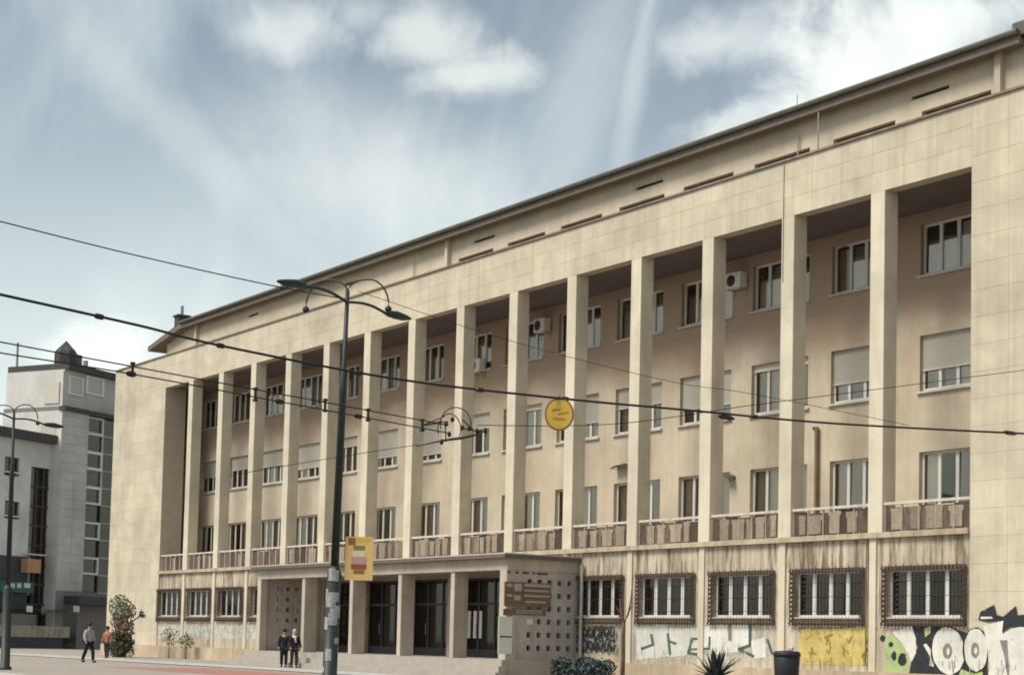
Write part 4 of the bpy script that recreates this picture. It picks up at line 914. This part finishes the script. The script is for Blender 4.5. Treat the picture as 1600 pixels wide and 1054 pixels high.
def spiky(x, y, z, R_, n, label):
    o = empty('agave', (x, y, z)); tag(o, label, 'plant', 'agaves in front of the graffiti wall')
    base = MB().tube([(0, 0, -.02), (0, 0, .25), (0, 0, .3)], [.28, .22, .05], 10).build('stem', 'bark', o)
    for i in range(n):
        a = 2.4 * i + random.uniform(-.2, .2); el = .15 + 1.2 * (i / n) + random.uniform(-.2, .2); l = R_ * random.uniform(.6, 1.25)
        d = Vector((math.cos(a) * math.cos(el), math.sin(a) * math.cos(el), math.sin(el))); sd = Vector((-math.sin(a), math.cos(a), 0))
        pts = []; vs = []; fs = []
        for j in range(5):
            t_ = j / 4; q = d * l * t_ + Vector((0, 0, .25 - .25 * l * t_ * t_ * math.cos(el))); w = (.09 + .06 * ((i * 7) % 5) / 5) * (1 - t_) ** .6 + .004
            vs += [q - sd * w + Vector((0, 0, .03 * (1 - t_))), q - Vector((0, 0, .02 * (1 - t_))), q + sd * w + Vector((0, 0, .03 * (1 - t_)))]
        for j in range(4): fs += [(3 * j, 3 * j + 3, 3 * j + 4, 3 * j + 1), (3 * j + 1, 3 * j + 4, 3 * j + 5, 3 * j + 2)]
        MB().add(vs, fs).build('leaf', 'agave', o)
spiky(52.05, -3.0, GP, 1.2, 40, 'dark spiky agave in front of the white graffiti letters')
b = empty('litter_bin', (54.45, -2.2, GP)); tag(b, 'black litter bin with a crumpled pale bag on top', 'bin')
MB().tube([(0, 0, -.01), (0, 0, .05), (0, 0, .06), (0, 0, 1.08), (0, 0, 1.12)], [.32, .32, .36, .41, .38], 20).build('body', 'bin', b, True)
MB().tube([(0, 0, 1.1), (0, 0, 1.2), (0, 0, 1.26), (0, 0, 1.28)], [.43, .43, .37, .02], 20).build('lid', 'bin', b, True)
mb = MB(); mb.ball((.12, .05, 1.34), .11, .1, .09, 10, 7); mb.v = [(x + random.uniform(-.03, .03), y + random.uniform(-.03, .03), z + random.uniform(-.03, .04)) for x, y, z in mb.v]
o = mb.build('plastic_bag', 'bag', None, loc=(54.45, -2.2, GP)); tag(o, 'crumpled pale pink bag lying on the black bin', 'bag')
s_ = empty('bare_sapling', (46.1, -2.0, GP)); tag(s_, 'thin bare forked sapling standing beside the black graffiti tags', 'tree')
MB().tube([(0, 0, -.02), (0.02, 0, .9), (-.01, 0, 1.7), (.03, 0, 2.15)], [.085, .075, .07, .06], 8).build('trunk', 'bark', s_, True)
mb = MB()
for pts, r_ in (([(.03, 0, 2.1), (-.2, .05, 2.45), (-.28, .05, 3.0)], (.05, .035, .012)), ([(.03, 0, 2.1), (.25, 0, 2.4), (.33, .05, 2.9), (.3, .1, 3.3)], (.05, .035, .025, .01)), ([(.2, 0, 2.35), (.5, -.1, 2.6), (.6, -.1, 2.85)], (.03, .02, .008)), ([(-.2, .05, 2.45), (-.45, 0, 2.7)], (.025, .008))): mb.tube(pts, list(r_), 6)
mb.build('branches', 'bark', s_, True)
h_ = empty('clipped_hedge', (43.4, -1.6, GP)); tag(h_, 'low dark hedge beside the entrance downpipe', 'hedge')
mb = MB()
for i in range(9): leaves(mb, (-1.5 + i * .34, 0, .45), .42, 170, .09)
mb.build('foliage', 'agave', h_); MB().tube([(-1.4, 0, .1), (1.3, 0, .1)], .05, 5).build('stems', 'bark', h_)

# ------------------------------------------------------------------ people
def skin_body(name, verts, edges, radii, m, parent=None, loc=None, sub=2):
    me = bpy.data.meshes.new(name); me.from_pydata(verts, edges, []); o = bpy.data.objects.new(name, me); COL.objects.link(o)
    mod = o.modifiers.new('skin', 'SKIN'); 
    for i, r_ in enumerate(radii): sv = me.skin_vertices[0].data[i]; sv.radius = r_ if isinstance(r_, tuple) else (r_, r_); sv.use_root = (i == 0)
    ss = o.modifiers.new('sub', 'SUBSURF'); ss.levels = ss.render_levels = sub
    dg = bpy.context.evaluated_depsgraph_get(); nm = bpy.data.meshes.new_from_object(o.evaluated_get(dg))
    bpy.data.objects.remove(o); nm.materials.clear(); nm.materials.append(MATS[m])
    nm.polygons.foreach_set('use_smooth', [True] * len(nm.polygons))
    return link(name, nm, parent, loc)
def person(loc, face, h, top, legs, hair, label, stride=.18, coat=.45, longhair=False, scarf=None, larm=.08, rarm=.08):
    s = h / 1.72; r = empty('person', loc, face); tag(r, label, 'person')
    V = lambda *p: [tuple(c * s for c in q) for q in p]
    J = V((0, 0, .92), (0, .01, 1.12), (0, .01, 1.34), (0, 0, 1.45), (0, -.02, 1.54), (0, -.03, 1.63),                      # pelvis..head (faces -y)
          (.17, .01, 1.38), (.24, .02, 1.12), (.23, -larm, .90), (.23, -larm - .02, .82), (-.17, .01, 1.38), (-.24, .02, 1.12), (-.23, -rarm, .90), (-.23, -rarm - .02, .82),
          (.09, 0, .86), (.1, -stride * .5, .49), (.1, -stride * .6, .08), (.1, -stride * .6 - .15, .04), (-.09, 0, .86), (-.1, stride * .3, .49), (-.1, stride * .9, .09), (-.1, stride * .9 - .14, .04))
    E_ = [(0, 1), (1, 2), (2, 3), (3, 4), (4, 5), (2, 6), (6, 7), (7, 8), (8, 9), (2, 10), (10, 11), (11, 12), (12, 13), (0, 14), (14, 15), (15, 16), (16, 17), (0, 18), (18, 19), (19, 20), (20, 21)]
    Rr = [(.15, .11), (.13, .10), (.15, .10), .055, .075, .095, .06, .05, .04, .03, .06, .05, .04, .03, .085, .06, .045, .035, .085, .06, .045, .035]
    Rr = [tuple(c * s for c in q) if isinstance(q, tuple) else q * s for q in Rr]
    skin_body('body', J, E_, Rr, 'skin', r)
    grow = lambda q, k_: tuple(c + k_ for c in q) if isinstance(q, tuple) else q + k_
    ids = [0, 14, 15, 16, 18, 19, 20]; mp_ = {a: i for i, a in enumerate(ids)}
    skin_body('trousers', [J[i] for i in ids], [(mp_[a], mp_[b_]) for a, b_ in E_ if a in mp_ and b_ in mp_], [grow(Rr[i], .025) for i in ids], legs, r)
    ids = [1, 0, 2, 6, 7, 8, 10, 11, 12]; mp_ = {a: i for i, a in enumerate(ids)}
    tv = [J[i] for i in ids] + [(0, 0, (.92 - coat * .5) * s)]; te = [(mp_[a], mp_[b_]) for a, b_ in E_ if a in mp_ and b_ in mp_] + [(mp_[0], len(ids))]
    skin_body('jacket', tv, te, [grow(Rr[i], .03) for i in ids] + [(.17 * s, .14 * s)], top, r)
    for q in (16, 20):
        f_ = Vector(J[q]); MB().ball(f_ + Vector((0, -.07 * s, -.035 * s)), .05 * s, .13 * s, .05 * s, 10, 6).build('shoe', 'cloth_black', r, True)
    hd = Vector(J[5])
    mb = MB(); mb.ball(hd + Vector((0, .025 * s, .03 * s)), .11 * s, .115 * s, .12 * s, 12, 9)
    if longhair: mb.ball(hd + Vector((0, .07 * s, -.1 * s)), .1 * s, .06 * s, .18 * s, 10, 7)
    mb.build('hair', hair, r, True)
    for sg in (-1, 1): MB().ball(hd + Vector((sg * .035 * s, -.095 * s, .0)), .012 * s).build('eye', 'dark_ink', r)
    MB().ball(hd + Vector((0, -.11 * s, -.03 * s)), .015 * s, .02 * s, .025 * s, 8, 6).build('nose', 'skin', r, True)
    if scarf: MB().tube([(0.0, -.09 * s, 1.40 * s), (.09 * s, -.03 * s, 1.42 * s), (.06 * s, .08 * s, 1.43 * s), (-.06 * s, .08 * s, 1.43 * s), (-.09 * s, -.03 * s, 1.42 * s), (0, -.11 * s, 1.38 * s), (.03 * s, -.14 * s, 1.15 * s)], .045 * s, 8).build('scarf', scarf, r, True)
    return r
q = at_y(443, 1041, -4.6); person((q.x, -4.6, GP), rad(60), 1.68, 'cloth_black', 'cloth_black', 'hair_dark', 'person in a long black coat with dark hair by the entrance', .05, .75)
q = at_y(459, 1041, -4.6); person((q.x, -4.6, GP), rad(75), 1.66, 'cloth_black', 'cloth_dark', 'hair_light', 'person in a short black jacket and pale scarf with fair hair', .08, .35, True, 'cloth_white', .25, .3)
q = at_y(138, 1030, -11.5); person((q.x, -11.5, GP), rad(110), 1.75, 'cloth_grey', 'cloth_black', 'hair_dark', 'person in a grey jacket and dark trousers walking past the corner shrub', .32, .25)
q = at_y(167, 1015, -6.5); person((q.x, -6.5, GP), rad(40), 1.65, 'cloth_rust', 'cloth_dark', 'hair_dark', 'person in a rust brown jacket beside the corner shrub', .15, .3)
